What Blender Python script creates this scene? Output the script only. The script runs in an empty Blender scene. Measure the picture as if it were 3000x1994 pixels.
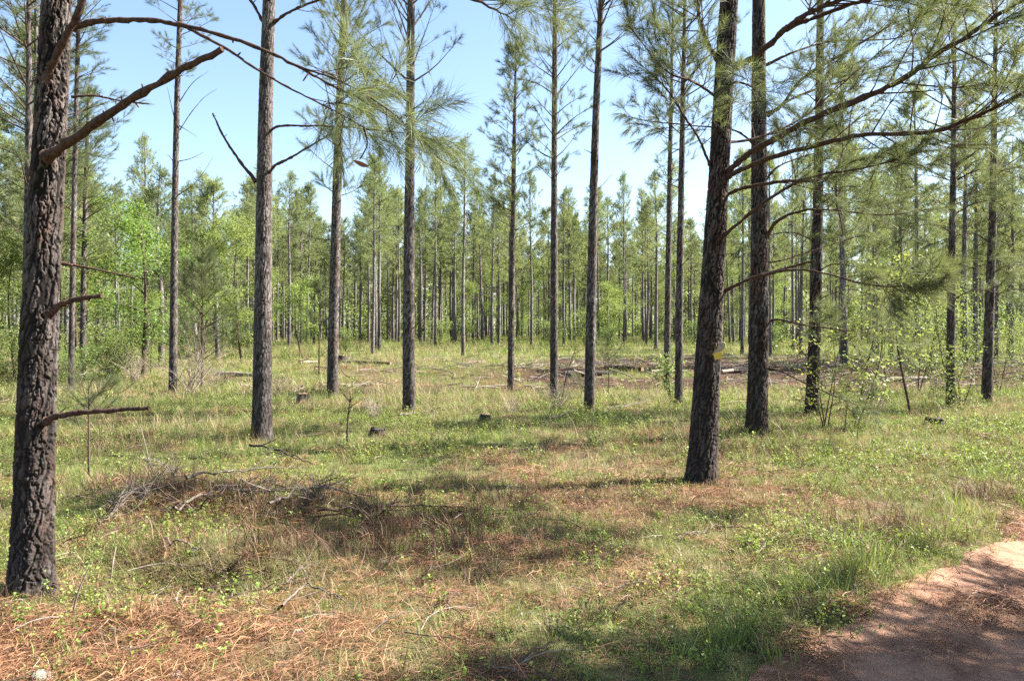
import bpy, math, random
import numpy as np

# ------------------------------------------------------------------ camera, sky, sun, exposure
SC = bpy.context.scene
COL = SC.collection
F, CX, HOR = 1852.0, 1179.5, 772.0          # focal length, centre and horizon of the photo in 2359-px units
EYE = 1.6
SUN_AZ, SUN_EL = math.radians(77), math.radians(44)

cam_d = bpy.data.cameras.new("camera")
cam = bpy.data.objects.new("camera", cam_d)
COL.objects.link(cam)
cam.location = (0, 0, EYE)
cam.rotation_euler = (math.pi / 2, 0, 0)
cam_d.sensor_width = 36.0
cam_d.lens = 36.0 * F / 2359.0
cam_d.shift_y = -12.0 / 2359.0
cam_d.clip_start = 0.05
cam_d.clip_end = 3000
SC.camera = cam

world = bpy.data.worlds.new("World")
SC.world = world
world.use_nodes = True
wn = world.node_tree
sky = wn.nodes.new("ShaderNodeTexSky")
sky.sky_type = 'NISHITA'
sky.sun_disc = False
sky.sun_elevation = SUN_EL
sky.sun_rotation = SUN_AZ
sky.altitude = 100
sky.air_density = 1.0
sky.dust_density = 0.9
sky.ozone_density = 1.6
bg = wn.nodes["Background"]
bg.inputs[1].default_value = 0.058
wn.links.new(sky.outputs[0], bg.inputs[0])

sun_d = bpy.data.lights.new("sun", 'SUN')
sun_d.energy = 5.0
sun_d.angle = math.radians(0.53)
sun_d.color = (1.0, 0.95, 0.87)
sun = bpy.data.objects.new("sun", sun_d)
COL.objects.link(sun)
from mathutils import Vector, Matrix
sdir = Vector((math.sin(SUN_AZ) * math.cos(SUN_EL), math.cos(SUN_AZ) * math.cos(SUN_EL), math.sin(SUN_EL)))
sun.rotation_euler = sdir.to_track_quat('Z', 'Y').to_euler()
sun.location = (30, 8, 30)

vs = SC.view_settings
vs.view_transform = 'Standard'
vs.look = 'None'
vs.exposure = 2.45
vs.gamma = 1.0
vs.use_curve_mapping = False
SC.render.engine = 'CYCLES'
SC.cycles.max_bounces = 4
SC.cycles.diffuse_bounces = 2
SC.cycles.glossy_bounces = 1
SC.cycles.transmission_bounces = 2
SC.cycles.transparent_max_bounces = 4
SC.cycles.use_denoising = False
SC.cycles.use_adaptive_sampling = False
SC.cycles.sample_clamp_direct = 12
SC.cycles.sample_clamp_indirect = 3
SC.cycles.caustics_reflective = False
SC.cycles.caustics_refractive = False
SC.render.filter_size = 1.35

# ------------------------------------------------------------------ small maths
def RNG(s):
    return np.random.default_rng(s)

def _hash(ix, iy, seed):
    n = (ix.astype(np.int64) * 374761393 + iy.astype(np.int64) * 668265263 + seed * 982451653) & 0x7fffffff
    n = ((n ^ (n >> 13)) * 1274126177) & 0x7fffffff
    n = (n ^ (n >> 16)) & 0xffffff
    return n / float(0xffffff)

def vnoise(x, y, seed=0):
    x = np.asarray(x, float); y = np.asarray(y, float)
    ix = np.floor(x); iy = np.floor(y)
    fx = x - ix; fy = y - iy
    fx = fx * fx * (3 - 2 * fx); fy = fy * fy * (3 - 2 * fy)
    a = _hash(ix, iy, seed); b = _hash(ix + 1, iy, seed)
    c = _hash(ix, iy + 1, seed); d = _hash(ix + 1, iy + 1, seed)
    return (a * (1 - fx) + b * fx) * (1 - fy) + (c * (1 - fx) + d * fx) * fy

def fbm(x, y, seed=0, o=3):
    s = 0; a = 0.5; t = 0
    for k in range(o):
        s = s + a * vnoise(np.asarray(x) * 2 ** k + 17.3 * k, np.asarray(y) * 2 ** k - 9.1 * k, seed + k)
        t += a; a *= 0.5
    return s / t

def sstep(a, b, x):
    t = np.clip((np.asarray(x, float) - a) / (b - a), 0, 1)
    return t * t * (3 - 2 * t)

def cell(u, v, seed=0, per=None):
    """F2-F1 cellular noise"""
    iu = np.floor(u); iv = np.floor(v)
    f1 = np.full(u.shape, 9.0); f2 = np.full(u.shape, 9.0)
    for du in (-1, 0, 1):
        for dv in (-1, 0, 1):
            cu = iu + du; cv = iv + dv
            hu = np.mod(cu, per) if per else cu
            px = cu + _hash(hu, cv, seed); py = cv + _hash(hu, cv, seed + 7)
            d = np.hypot(u - px, v - py)
            m = d < f1
            f2 = np.where(m, f1, np.minimum(f2, d)); f1 = np.where(m, d, f1)
    return f2 - f1

# ------------------------------------------------------------------ terrain
def road_d(x, y):
    """signed distance into the sandy track (positive inside), ragged on the grass side"""
    d = ((x - 1.02) - (y - 3.72)) / math.sqrt(2)
    return d + 0.55 * (fbm(x * 0.9, y * 0.9, 41) - 0.5) + 0.22 * (fbm(x * 4.0, y * 4.0, 43) - 0.5)

def gz(x, y):
    x = np.asarray(x, float); y = np.asarray(y, float)
    r = np.hypot(x, y)
    fade = sstep(1.0, 4.0, r)
    z = 0.22 * (fbm(x / 5.0, y / 5.0, 1) - 0.5) * fade
    rd = road_d(x, y)
    rough = 1 - 0.75 * sstep(-0.2, 0.3, rd) * sstep(3.9, 3.4, rd)
    z = z + 0.10 * (fbm(x / 1.3, y / 1.3, 5) - 0.5) * fade * rough
    z = z + 0.035 * (vnoise(x / 0.42, y / 0.42, 9) - 0.5) * rough * sstep(40, 15, r)
    # old bedding mound on the left, a little rise across the clearing
    z = z + 0.16 * np.exp(-(((x + 3.3) / 1.9) ** 2 + ((y - 8.3) / 0.8) ** 2))
    z = z + 0.22 * np.exp(-(((x + 2.5) / 1.5) ** 2 + ((y - 7.2) / 0.45) ** 2)) * (.6 + .8 * vnoise(x / .5, y / .5, 121))
    z = z - 0.15 * np.exp(-(((x + 0.95) / 0.5) ** 2 + ((y - 5.9) / 0.3) ** 2))
    z = z - 0.24 * np.exp(-(((x + 2.05) / 0.45) ** 2 + ((y - 5.15) / 0.30) ** 2)) + 0.10 * np.exp(-(((x + 1.7) / 1.6) ** 2 + ((y - 5.75) / 0.4) ** 2))
    z = z + 0.05 * np.exp(-(((x - 0.0) / 0.5) ** 2 + ((y - 8.3) / 0.5) ** 2))
    z = z + 0.35 * np.exp(-((y - 31 - 0.05 * x) / 2.6) ** 2) * (0.3 + fbm(x / 3.0, y / 3.0, 14)) * sstep(-16, -6, x)
    on = sstep(-0.1, 0.3, rd) * sstep(3.9, 3.3, rd)
    z = z + on * (0.035 * (fbm(x / .5, y / .5, 111) - .5) + 0.014 * (fbm(x / .12, y / .12, 113) - .5))
    z = z - on * 0.035 * (np.exp(-((rd - 0.75) / .2) ** 2) + np.exp(-((rd - 2.4) / .2) ** 2))
    z = z - 0.07 * sstep(-0.35, 0.35, rd) * sstep(4.1, 3.2, rd)
    z = z + 0.016 * np.clip(y - 28, 0, 70) + 0.9 * (fbm(x / 45.0, y / 45.0, 21) - 0.5) * sstep(30, 90, r)
    return z

def unproj(xd, yd, depth):
    return np.array([(xd - CX) / F * depth, depth, EYE - (yd - HOR) / F * depth])

def px_ground(xd, yd):
    """where the line of sight through a photo point meets the terrain"""
    t = np.linspace(1.5, 150, 6000)
    X = (xd - CX) / F * t; Z = EYE - (yd - HOR) / F * t
    below = Z <= gz(X, t)
    k = int(np.argmax(below)) if below.any() else len(t) - 1
    return float(X[k]), float(t[k])

# ------------------------------------------------------------------ mesh building
class MB:
    """collects triangles and quads with a 'tint' value per vertex"""
    def __init__(s):
        s.V = []; s.T = []; s.Fm = []; s.n = 0; s.q = []
    def add(s, V, faces, tint=0.5, mat=0):
        V = np.asarray(V, float).reshape(-1, 3); faces = np.asarray(faces, np.int64)
        if len(V) == 0:
            return
        s.V.append(V)
        s.T.append(np.broadcast_to(np.asarray(tint, float), (len(V),)).copy())
        s.Fm.append((faces + s.n, mat)); s.n += len(V)
    def tube(s, pts, rad, ns=6, mat=0, tint=0.5, cap=True):
        pts = np.asarray(pts, float); rad = np.asarray(rad, float)
        k = len(pts)
        t = np.gradient(pts, axis=0)
        t /= np.linalg.norm(t, axis=1)[:, None] + 1e-9
        up = np.array([0.31, 0.23, 0.92]) if abs(t[0][2]) < 0.8 else np.array([1.0, 0.2, 0.0])
        a = np.cross(t, up); a /= np.linalg.norm(a, axis=1)[:, None] + 1e-9
        b = np.cross(t, a)
        th = np.arange(ns) * 2 * math.pi / ns
        V = pts[:, None, :] + rad[:, None, None] * (np.cos(th)[None, :, None] * a[:, None, :] + np.sin(th)[None, :, None] * b[:, None, :])
        i = np.arange(k - 1)[:, None] * ns; j = np.arange(ns)[None, :]; j2 = (j + 1) % ns
        q = np.stack([i + j, i + j2, i + ns + j2, i + ns + j], -1).reshape(-1, 4)
        s.add(V.reshape(-1, 3), q, tint, mat)
        if cap:
            e = V[-1]; s.add(np.vstack([e, pts[-1:]]), [[m, (m + 1) % ns, ns] for m in range(ns)], tint, mat)
    def mesh(s, name, mats, smooth=False):
        me = bpy.data.meshes.new(name)
        V = np.vstack(s.V); me.vertices.add(len(V)); me.vertices.foreach_set("co", V.ravel())
        loops = []; starts = []; mi = []; st = 0
        for f, m in s.Fm:
            w = f.shape[1]; loops.append(f.ravel()); starts.append(st + np.arange(len(f)) * w)
            st += f.size; mi.append(np.full(len(f), m))
        loops = np.concatenate(loops); starts = np.concatenate(starts); mi = np.concatenate(mi)
        me.loops.add(len(loops)); me.loops.foreach_set("vertex_index", loops.astype(np.int32))
        me.polygons.add(len(starts)); me.polygons.foreach_set("loop_start", starts.astype(np.int32))
        me.polygons.foreach_set("material_index", mi.astype(np.int32))
        if smooth:
            me.polygons.foreach_set("use_smooth", np.ones(len(starts), bool))
        at = me.attributes.new("tint", 'FLOAT', 'POINT'); at.data.foreach_set("value", np.concatenate(s.T).astype(np.float32))
        for m in mats:
            me.materials.append(m)
        me.update(calc_edges=True)
        return me

def link(name, me, parent=None, loc=None):
    o = bpy.data.objects.new(name, me)
    COL.objects.link(o)
    if parent is not None:
        o.parent = parent
    if loc is not None:
        o.location = loc
    return o

def tag(o, label=None, cat=None, group=None, kind=None):
    if label: o["label"] = label
    if cat: o["category"] = cat
    if group: o["group"] = group
    if kind: o["kind"] = kind
    return o

def empty(name, loc, label, cat, group=None):
    o = bpy.data.objects.new(name, None)
    COL.objects.link(o); o.location = loc
    o.empty_display_size = 0.2
    return tag(o, label, cat, group)

ORD = "first second third fourth fifth sixth seventh eighth ninth tenth eleventh twelfth thirteenth fourteenth fifteenth sixteenth seventeenth eighteenth nineteenth twentieth".split()
ORD += ["twenty-" + o for o in ORD[:9]] + ["thirtieth"] + ["thirty-" + o for o in ORD[:9]]
def order_labels(group, text):
    """number the members of a group from the left of the photo: '..., fourth from the left'"""
    os_ = [o for o in COL.objects if o.get("group") == group and o.get("category")]
    os_.sort(key=lambda o: o.location.x / max(o.location.y, .5))
    for o, w in zip(os_, ORD):
        o["label"] = "%s, %s from the left" % (text, w)

def spline(P, n, uu=None):
    """smooth curve through control points"""
    P = np.asarray(P, float); k = len(P)
    if k < 3:
        t = np.linspace(0, 1, n)[:, None]
        return P[0] * (1 - t) + P[-1] * t
    E = np.vstack([2 * P[0] - P[1], P, 2 * P[-1] - P[-2]])
    u = (np.linspace(0, 1, n) if uu is None else uu) * (k - 1 - 1e-6); i = u.astype(int); f = (u - i)[:, None]
    p0, p1, p2, p3 = E[i], E[i + 1], E[i + 2], E[i + 3]
    return 0.5 * (2 * p1 + (p2 - p0) * f + (2 * p0 - 5 * p1 + 4 * p2 - p3) * f ** 2 + (3 * p1 - p0 - 3 * p2 + p3) * f ** 3)

def nrm(v):
    v = np.asarray(v, float)
    return v / (np.linalg.norm(v) + 1e-9)

# ------------------------------------------------------------------ materials
class NT:
    def __init__(s, name):
        s.m = bpy.data.materials.new(name); s.m.use_nodes = True
        s.t = s.m.node_tree; s.N = s.t.nodes; s.p = s.N["Principled BSDF"]; s.out = s.N["Material Output"]
    def n(s, typ, **kw):
        x = s.N.new(typ)
        for k, v in kw.items():
            setattr(x, k, v)
        return x
    def l(s, a, b):
        s.t.links.new(a, b)
    def noise(s, vec, scale, detail=3, rough=0.55):
        x = s.n("ShaderNodeTexNoise"); x.inputs["Scale"].default_value = scale
        x.inputs["Detail"].default_value = detail; x.inputs["Roughness"].default_value = rough
        s.l(vec, x.inputs["Vector"]); return x.outputs["Fac"]
    def ramp(s, fac, stops):
        x = s.n("ShaderNodeValToRGB"); cr = x.color_ramp
        while len(cr.elements) < len(stops): cr.elements.new(0.5)
        for e, (p, c) in zip(cr.elements, stops):
            e.position = p; e.color = (*c, 1) if len(c) == 3 else c
        s.l(fac, x.inputs[0]); return x.outputs[0]
    def mix(s, fac, a, b, typ='MIX'):
        x = s.n("ShaderNodeMix", data_type='RGBA', blend_type=typ)
        for inp, v in ((x.inputs[0], fac), (x.inputs[6], a), (x.inputs[7], b)):
            if hasattr(v, "links"): s.l(v, inp)
            elif isinstance(v, (int, float)): inp.default_value = v
            else: inp.default_value = (*v, 1)
        return x.outputs[2]
    def math(s, op, a, b=0.0, clamp=False):
        x = s.n("ShaderNodeMath", operation=op, use_clamp=clamp)
        for inp, v in ((x.inputs[0], a), (x.inputs[1], b)):
            if hasattr(v, "links"): s.l(v, inp)
            else: inp.default_value = v
        return x.outputs[0]
    def rng(s, v, a, b, c=0.0, d=1.0):
        x = s.n("ShaderNodeMapRange"); s.l(v, x.inputs[0])
        for i, q in enumerate((a, b, c, d)): x.inputs[i + 1].default_value = q
        return x.outputs[0]
    def attr(s, name):
        x = s.n("ShaderNodeAttribute", attribute_name=name); return x.outputs["Fac"]
    def obj(s):
        return s.n("ShaderNodeTexCoord").outputs["Object"]
    def scale(s, vec, v):
        x = s.n("ShaderNodeMapping"); x.inputs["Scale"].default_value = v; s.l(vec, x.inputs[0]); return x.outputs[0]
    def bump(s, h, dist, strength=1.0):
        x = s.n("ShaderNodeBump"); x.inputs["Strength"].default_value = strength; x.inputs["Distance"].default_value = dist
        s.l(h, x.inputs["Height"]); s.l(x.outputs[0], s.p.inputs["Normal"])
    def fin(s, col, rough=0.85, spec=0.3):
        if hasattr(col, "links"): s.l(col, s.p.inputs["Base Color"])
        else: s.p.inputs["Base Color"].default_value = (*col, 1)
        s.p.inputs["Roughness"].default_value = rough
        s.p.inputs["Specular IOR Level"].default_value = spec
        return s.m

def leaf_mat(name, c0, c1, transl=0.3, rough=0.5, spec=0.35, vary=0.25, tcol=None):
    m = NT(name)
    c = m.mix(m.attr("tint"), c0, c1)
    r = m.n("ShaderNodeObjectInfo").outputs["Random"]
    hsv = m.n("ShaderNodeHueSaturation"); m.l(c, hsv.inputs["Color"])
    m.l(m.rng(r, 0, 1, 1 - vary, 1 + vary), hsv.inputs["Value"])
    m.l(m.rng(m.math('FRACT', m.math('MULTIPLY', r, 7.31)), 0, 1, 0.5 - 0.05 * vary, 0.5 + 0.05 * vary), hsv.inputs["Hue"])
    c = hsv.outputs[0]
    m.fin(c, rough, spec)
    if transl > 0:
        t = m.n("ShaderNodeBsdfTranslucent"); x = m.n("ShaderNodeMixShader"); x.inputs[0].default_value = transl
        m.l(m.mix(1.0, c, tcol or (1.25, 1.2, 0.7), 'MULTIPLY'), t.inputs[0])
        m.l(m.p.outputs[0], x.inputs[1]); m.l(t.outputs[0], x.inputs[2]); m.l(x.outputs[0], m.out.inputs[0])
    return m.m

def bark_mat(name, near, plate0, plate1, furrow, dark_h, k=1.0):
    m = NT(name); o = m.obj()
    rnd = m.n("ShaderNodeObjectInfo").outputs["Random"]
    sh = m.n("ShaderNodeVectorMath", operation='ADD'); m.l(o, sh.inputs[0])
    cmb = m.n("ShaderNodeCombineXYZ"); m.l(m.math('MULTIPLY', rnd, 37.0), cmb.inputs[2]); m.l(cmb.outputs[0], sh.inputs[1])
    v = sh.outputs[0]
    mott = m.noise(m.scale(v, (9 * k, 9 * k, 2.6 * k)), 1.0, 4, 0.6)
    fine = m.noise(m.scale(v, (60 * k, 60 * k, 16 * k)), 1.0, 3, 0.6)
    plate = m.mix(m.rng(mott, 0.36, 0.64), plate0, plate1)
    plate = m.mix(m.rng(fine, 0.35, 0.68, 0.0, 0.7), plate, (0.055, 0.042, 0.036))
    plate = m.mix(m.rng(m.noise(m.scale(v, (5, 5, 1.6)), 1.0, 3), 0.54, 0.68, 0, 0.55), plate, (0.115, 0.052, 0.032))
    plate = m.mix(m.rng(m.noise(m.scale(v, (7, 7, 4)), 1.3, 4), 0.60, 0.70, 0, 0.5), plate, (0.26, 0.26, 0.235))
    if near:
        f = m.math('POWER', m.attr("tint"), 1.6)
    else:
        vo = m.n("ShaderNodeTexVoronoi", feature='DISTANCE_TO_EDGE'); m.l(m.scale(v, (20 * k, 20 * k, 6.5 * k)), vo.inputs["Vector"])
        vo.inputs["Scale"].default_value = 1.0
        f = m.rng(m.math('ADD', vo.outputs["Distance"], m.math('MULTIPLY', m.math('SUBTRACT', fine, 0.5), 0.12)), 0.02, 0.16)
    col = m.mix(f, furrow, plate)
    # bark darkens towards the foot, uneven in height
    sep = m.n("ShaderNodeSeparateXYZ"); m.l(o, sep.inputs[0])
    hz = m.math('ADD', sep.outputs[2], m.math('MULTIPLY', m.math('SUBTRACT', m.noise(m.scale(v, (3, 3, 0.8)), 1.0, 3), 0.5), 2.6))
    hz = m.math('ADD', hz, m.math('MULTIPLY', m.math('SUBTRACT', rnd, 0.5), 1.6))
    ch = m.rng(hz, dark_h - 0.9, dark_h + 0.8, 0.5, 0.0)
    col = m.mix(ch, col, (0.022, 0.018, 0.016))
    m.bump(m.math('ADD', m.math('MULTIPLY', f, 1.0), m.math('MULTIPLY', fine, 0.5)), 0.0025 if near else 0.006, 1.0)
    return m.fin(col, 0.92, 0.15)

def wood_mat(name, c0, c1, sc=30.0):
    m = NT(name)
    n = m.noise(m.scale(m.obj(), (sc, sc, sc * 0.5)), 1.0, 4, 0.6)
    col = m.mix(m.rng(n, 0.3, 0.7), c0, c1)
    m.bump(n, 0.01, 0.8)
    return m.fin(col, 0.9, 0.15)

M = {}
M['bark_near'] = bark_mat("bark_plates", True, (0.115, 0.092, 0.082), (0.265, 0.23, 0.215), (0.020, 0.017, 0.015), 1.2)
M['bark_dark_shade'] = bark_mat("dark_shaded_bark_plates", True, (0.040, 0.028, 0.023), (0.185, 0.155, 0.14), (0.006, 0.005, 0.004), 1.5)  # dark brown bark with the shade on these trunks put into the colour
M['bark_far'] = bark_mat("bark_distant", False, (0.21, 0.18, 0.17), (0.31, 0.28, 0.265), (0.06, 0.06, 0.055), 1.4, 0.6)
M['branch'] = wood_mat("branch_bark", (0.026, 0.016, 0.012), (0.095, 0.056, 0.040), 45)
M['twig'] = wood_mat("twig_bark", (0.045, 0.031, 0.022), (0.105, 0.075, 0.055), 30)
M['deadwood'] = wood_mat("dead_wood", (0.13, 0.10, 0.08), (0.27, 0.225, 0.185), 25)
M['greywood'] = wood_mat("grey_wood", (0.06, 0.048, 0.04), (0.17, 0.14, 0.115), 25)
M['darkwood'] = wood_mat("charred_wood", (0.018, 0.016, 0.014), (0.08, 0.066, 0.057), 25)
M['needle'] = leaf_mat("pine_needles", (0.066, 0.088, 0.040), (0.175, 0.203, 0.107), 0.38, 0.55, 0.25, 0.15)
M['needle_far'] = leaf_mat("pine_needles_distant", (0.125, 0.16, 0.075), (0.225, 0.255, 0.13), 0.44, 0.6, 0.2, 0.22)  # paler than the near needles, distance haze put into the colour
M['leaf'] = leaf_mat("spring_leaves", (0.125, 0.175, 0.052), (0.215, 0.265, 0.095), 0.48, 0.55, 0.25, 0.15)
M['leaf_dark'] = leaf_mat("broad_leaves", (0.10, 0.155, 0.045), (0.18, 0.235, 0.08), 0.38, 0.55, 0.25, 0.2)
M['leaf_bright'] = leaf_mat("bright_leaves", (0.085, 0.145, 0.036), (0.165, 0.235, 0.065), 0.45, 0.5, 0.25, 0.1)
M['leaf_yellow'] = leaf_mat("young_leaves", (0.165, 0.215, 0.055), (0.28, 0.325, 0.105), 0.42, 0.5, 0.25, 0.1)
M['grass'] = leaf_mat("green_grass_blades", (0.098, 0.140, 0.034), (0.235, 0.285, 0.090), 0.36, 0.55, 0.2, 0.25)
M['dry'] = leaf_mat("dry_grass_blades", (0.19, 0.135, 0.072), (0.40, 0.325, 0.20), 0.28, 0.6, 0.2, 0.25, (1.1, 1.0, 0.8))
M['straw'] = leaf_mat("fallen_needles", (0.085, 0.038, 0.020), (0.31, 0.165, 0.085), 0.10, 0.6, 0.2, 0.2, (1.1, 1.0, 0.8))
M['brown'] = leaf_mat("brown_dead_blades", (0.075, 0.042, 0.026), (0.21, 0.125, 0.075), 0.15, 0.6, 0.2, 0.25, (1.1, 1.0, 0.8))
M['weed'] = leaf_mat("weed_leaves", (0.125, 0.185, 0.035), (0.26, 0.32, 0.075), 0.40, 0.5, 0.25, 0.25)

def ground_mat():
    m = NT("forest_floor"); o = m.obj()
    a = m.noise(o, 0.9, 5, 0.6); b = m.noise(o, 7.0, 4, 0.65); c = m.noise(o, 38.0, 3, 0.7)
    col = m.mix(m.rng(b, 0.3, 0.7), (0.085, 0.052, 0.030), (0.185, 0.125, 0.070))
    col = m.mix(m.rng(c, 0.35, 0.7, 0, 0.8), col, (0.25, 0.185, 0.11))
    g = m.attr("green")
    gr = m.mix(m.rng(c, 0.3, 0.7), (0.085, 0.105, 0.030), (0.205, 0.215, 0.075))
    gm = m.math('MULTIPLY', g, m.rng(m.math('ADD', m.math('MULTIPLY', a, 0.5), m.math('MULTIPLY', b, 0.5)), 0.30, 0.46), True)
    col = m.mix(gm, col, gr)
    bs = m.mix(m.rng(b, 0.35, 0.65), (0.016, 0.012, 0.010), (0.105, 0.045, 0.028))
    col = m.mix(m.math('MULTIPLY', m.attr("burn"), m.rng(b, 0.22, 0.42), True), col, bs)
    e = m.noise(o, 170.0, 2, 0.7)
    col = m.mix(m.rng(e, 0.35, 0.65, 0, 0.6), col, (0.045, 0.032, 0.018))
    m.bump(m.math('ADD', m.math('ADD', b, m.math('MULTIPLY', c, 0.6)), m.math('MULTIPLY', e, 0.35)), 0.05, 0.9)
    return m.fin(col, 0.95, 0.1)

def road_mat():
    m = NT("sandy_clay"); o = m.obj()
    a = m.noise(o, 1.3, 4, 0.6); b = m.noise(o, 9.0, 5, 0.65); c = m.noise(o, 90.0, 3, 0.7)
    col = m.mix(m.rng(a, 0.35, 0.65), (0.27, 0.142, 0.085), (0.335, 0.20, 0.13))
    col = m.mix(m.rng(b, 0.5, 0.72, 0, 0.75), col, (0.17, 0.085, 0.057))
    col = m.mix(m.rng(c, 0.45, 0.75, 0, 0.45), col, (0.14, 0.08, 0.058))
    col = m.mix(m.rng(m.noise(o, 3.2, 5, 0.7), 0.52, 0.66, 0, 0.7), col, (0.11, 0.062, 0.042))
    m.bump(m.math('ADD', m.math('MULTIPLY', b, 1.2), m.math('MULTIPLY', c, 0.35)), 0.035, 0.8)
    return m.fin(col, 0.95, 0.15)

def rock_mat():
    m = NT("pale_quartz"); o = m.obj()
    col = m.mix(m.rng(m.noise(o, 12, 4), 0.35, 0.65), (0.16, 0.13, 0.105), (0.32, 0.29, 0.26))
    m.bump(m.noise(o, 40, 4), 0.01, 0.7)
    return m.fin(col, 0.7, 0.3)

M['ground'] = ground_mat(); M['road'] = road_mat(); M['rock'] = rock_mat()
mm = NT("yellow_sign_paint"); M['yellow'] = mm.fin(mm.mix(mm.rng(mm.noise(mm.obj(), 25, 3), 0.35, 0.7), (0.55, 0.38, 0.02), (0.62, 0.50, 0.12)), 0.5, 0.4)
mm = NT("sign_bare_back"); M['signback'] = mm.fin(mm.mix(mm.rng(mm.noise(mm.obj(), 30, 3), 0.3, 0.7), (0.26, 0.26, 0.245), (0.34, 0.34, 0.32)), 0.55, 0.4)
mm = NT("cut_wood"); M['cutwood'] = mm.fin(mm.mix(mm.rng(mm.noise(mm.obj(), 20, 3), 0.3, 0.7), (0.22, 0.12, 0.065), (0.34, 0.24, 0.155)), 0.85, 0.2)

# ------------------------------------------------------------------ ground and track
def green_amt(x, y):
    r = np.hypot(x, y)
    g = sstep(0.30, 0.50, fbm(x / 2.6, y / 2.6, 61)) * 0.6 + 0.4
    # orange straw bed at the near left, greener towards the middle and far right
    near_left = np.clip(1.25 * np.exp(-(((x + 2.3) / 2.0) ** 2 + ((y - 3.8) / 1.0) ** 2)), 0, 1)
    g = g * (1 - 0.93 * near_left)
    return np.clip(g, 0, 1)

def burn_amt(x, y):
    band = sstep(21.5, 25, y - .05 * x) * sstep(50, 38, y) * (.35 * sstep(-14, -9, x) + .65 * sstep(-2, 4, x))
    return np.clip(band * sstep(0.34, 0.48, fbm(x / 4.5, y / 2.6, 71) + .11 * sstep(3, 9, x)) * 1.5, 0, 1)

def build_ground():
    n = 420; k = 5.6
    u = np.linspace(-1, 1, n)
    g = np.sinh(k * u) / math.sinh(k)
    X, Y = np.meshgrid(g * 600, 7 + g * 600, indexing='ij')
    Z = gz(X, Y)
    idx = np.arange(n * n).reshape(n, n)
    q = np.stack([idx[:-1, :-1], idx[1:, :-1], idx[1:, 1:], idx[:-1, 1:]], -1).reshape(-1, 4)
    b = MB(); b.add(np.stack([X, Y, Z], -1).reshape(-1, 3), q)
    me = b.mesh("ground", [M['ground']], True)
    for nm, fn in (("green", green_amt), ("burn", burn_amt)):
        at = me.attributes.new(nm, 'FLOAT', 'POINT'); at.data.foreach_set("value", fn(X, Y).ravel().astype(np.float32))
    tag(link("ground", me), kind="structure")
    # sandy track, a sheet just above the ground with a ragged edge that dives under the grass
    s = np.arange(-5, 14, 0.035); w = np.arange(-0.55, 4.3, 0.035)
    S, W = np.meshgrid(s, w, indexing='ij')
    e = 1 / math.sqrt(2)
    X = 1.02 + e * S + e * W; Y = 3.72 + e * S - e * W
    rd = road_d(X, Y)
    lift = np.where((rd > 0) & (rd < 3.6), 0.012, 0.012 - 0.35 * np.maximum(-rd, np.maximum(rd - 3.6, 0)))
    Z = gz(X, Y) + np.maximum(lift, -0.12)
    a, c = X.shape; idx = np.arange(a * c).reshape(a, c)
    q = np.stack([idx[:-1, :-1], idx[:-1, 1:], idx[1:, 1:], idx[1:, :-1]], -1).reshape(-1, 4)
    b = MB(); b.add(np.stack([X, Y, Z], -1).reshape(-1, 3), q[:, ::-1])
    tag(link("dirt_track", b.mesh("dirt_track", [M['road']], True)), kind="structure")
build_ground()

# ------------------------------------------------------------------ pine building blocks
def shoot_template(rng, n=40, s=0.20, L=0.17, w=0.0028, seg=1, spread=(22, 62)):
    """needles around a shoot along +Z"""
    z = rng.uniform(-0.1, 1, n) * s
    phi = rng.uniform(0, 2 * math.pi, n)
    th = np.radians(rng.uniform(*spread, n)) * (1.15 - 0.5 * z / s)
    d = np.stack([np.sin(th) * np.cos(phi), np.sin(th) * np.sin(phi), np.cos(th)], -1)
    l = L * rng.uniform(0.7, 1.15, n)
    base = np.stack([0 * z, 0 * z, z], -1)
    side = np.cross(d, rng.normal(size=(n, 3))); side /= np.linalg.norm(side, axis=1)[:, None]
    ww = w * rng.uniform(0.7, 1.3, n)[:, None]
    t = rng.uniform(0, 1, n)
    if seg == 1:
        V = np.stack([base - side * ww, base + side * ww, base + d * l[:, None]], 1)
        Fc = np.arange(n * 3).reshape(n, 3)
        return V.reshape(-1, 3), Fc, np.repeat(t, 3)
    bend = np.stack([0 * z, 0 * z, 0.22 * l], -1) * rng.uniform(-0.6, 1, n)[:, None] + rng.normal(size=(n, 3)) * 0.06 * l[:, None]
    mid = base + d * (l * 0.55)[:, None]
    tip = base + d * l[:, None] + bend
    V = np.stack([base - side * ww, base + side * ww, mid + side * ww, mid - side * ww, tip], 1)
    i = np.arange(n)[:, None] * 5
    Fc = np.vstack([i + [0, 1, 2], i + [0, 2, 3], i + [3, 2, 4]])
    return V.reshape(-1, 3), Fc, np.repeat(t, 5)

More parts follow.
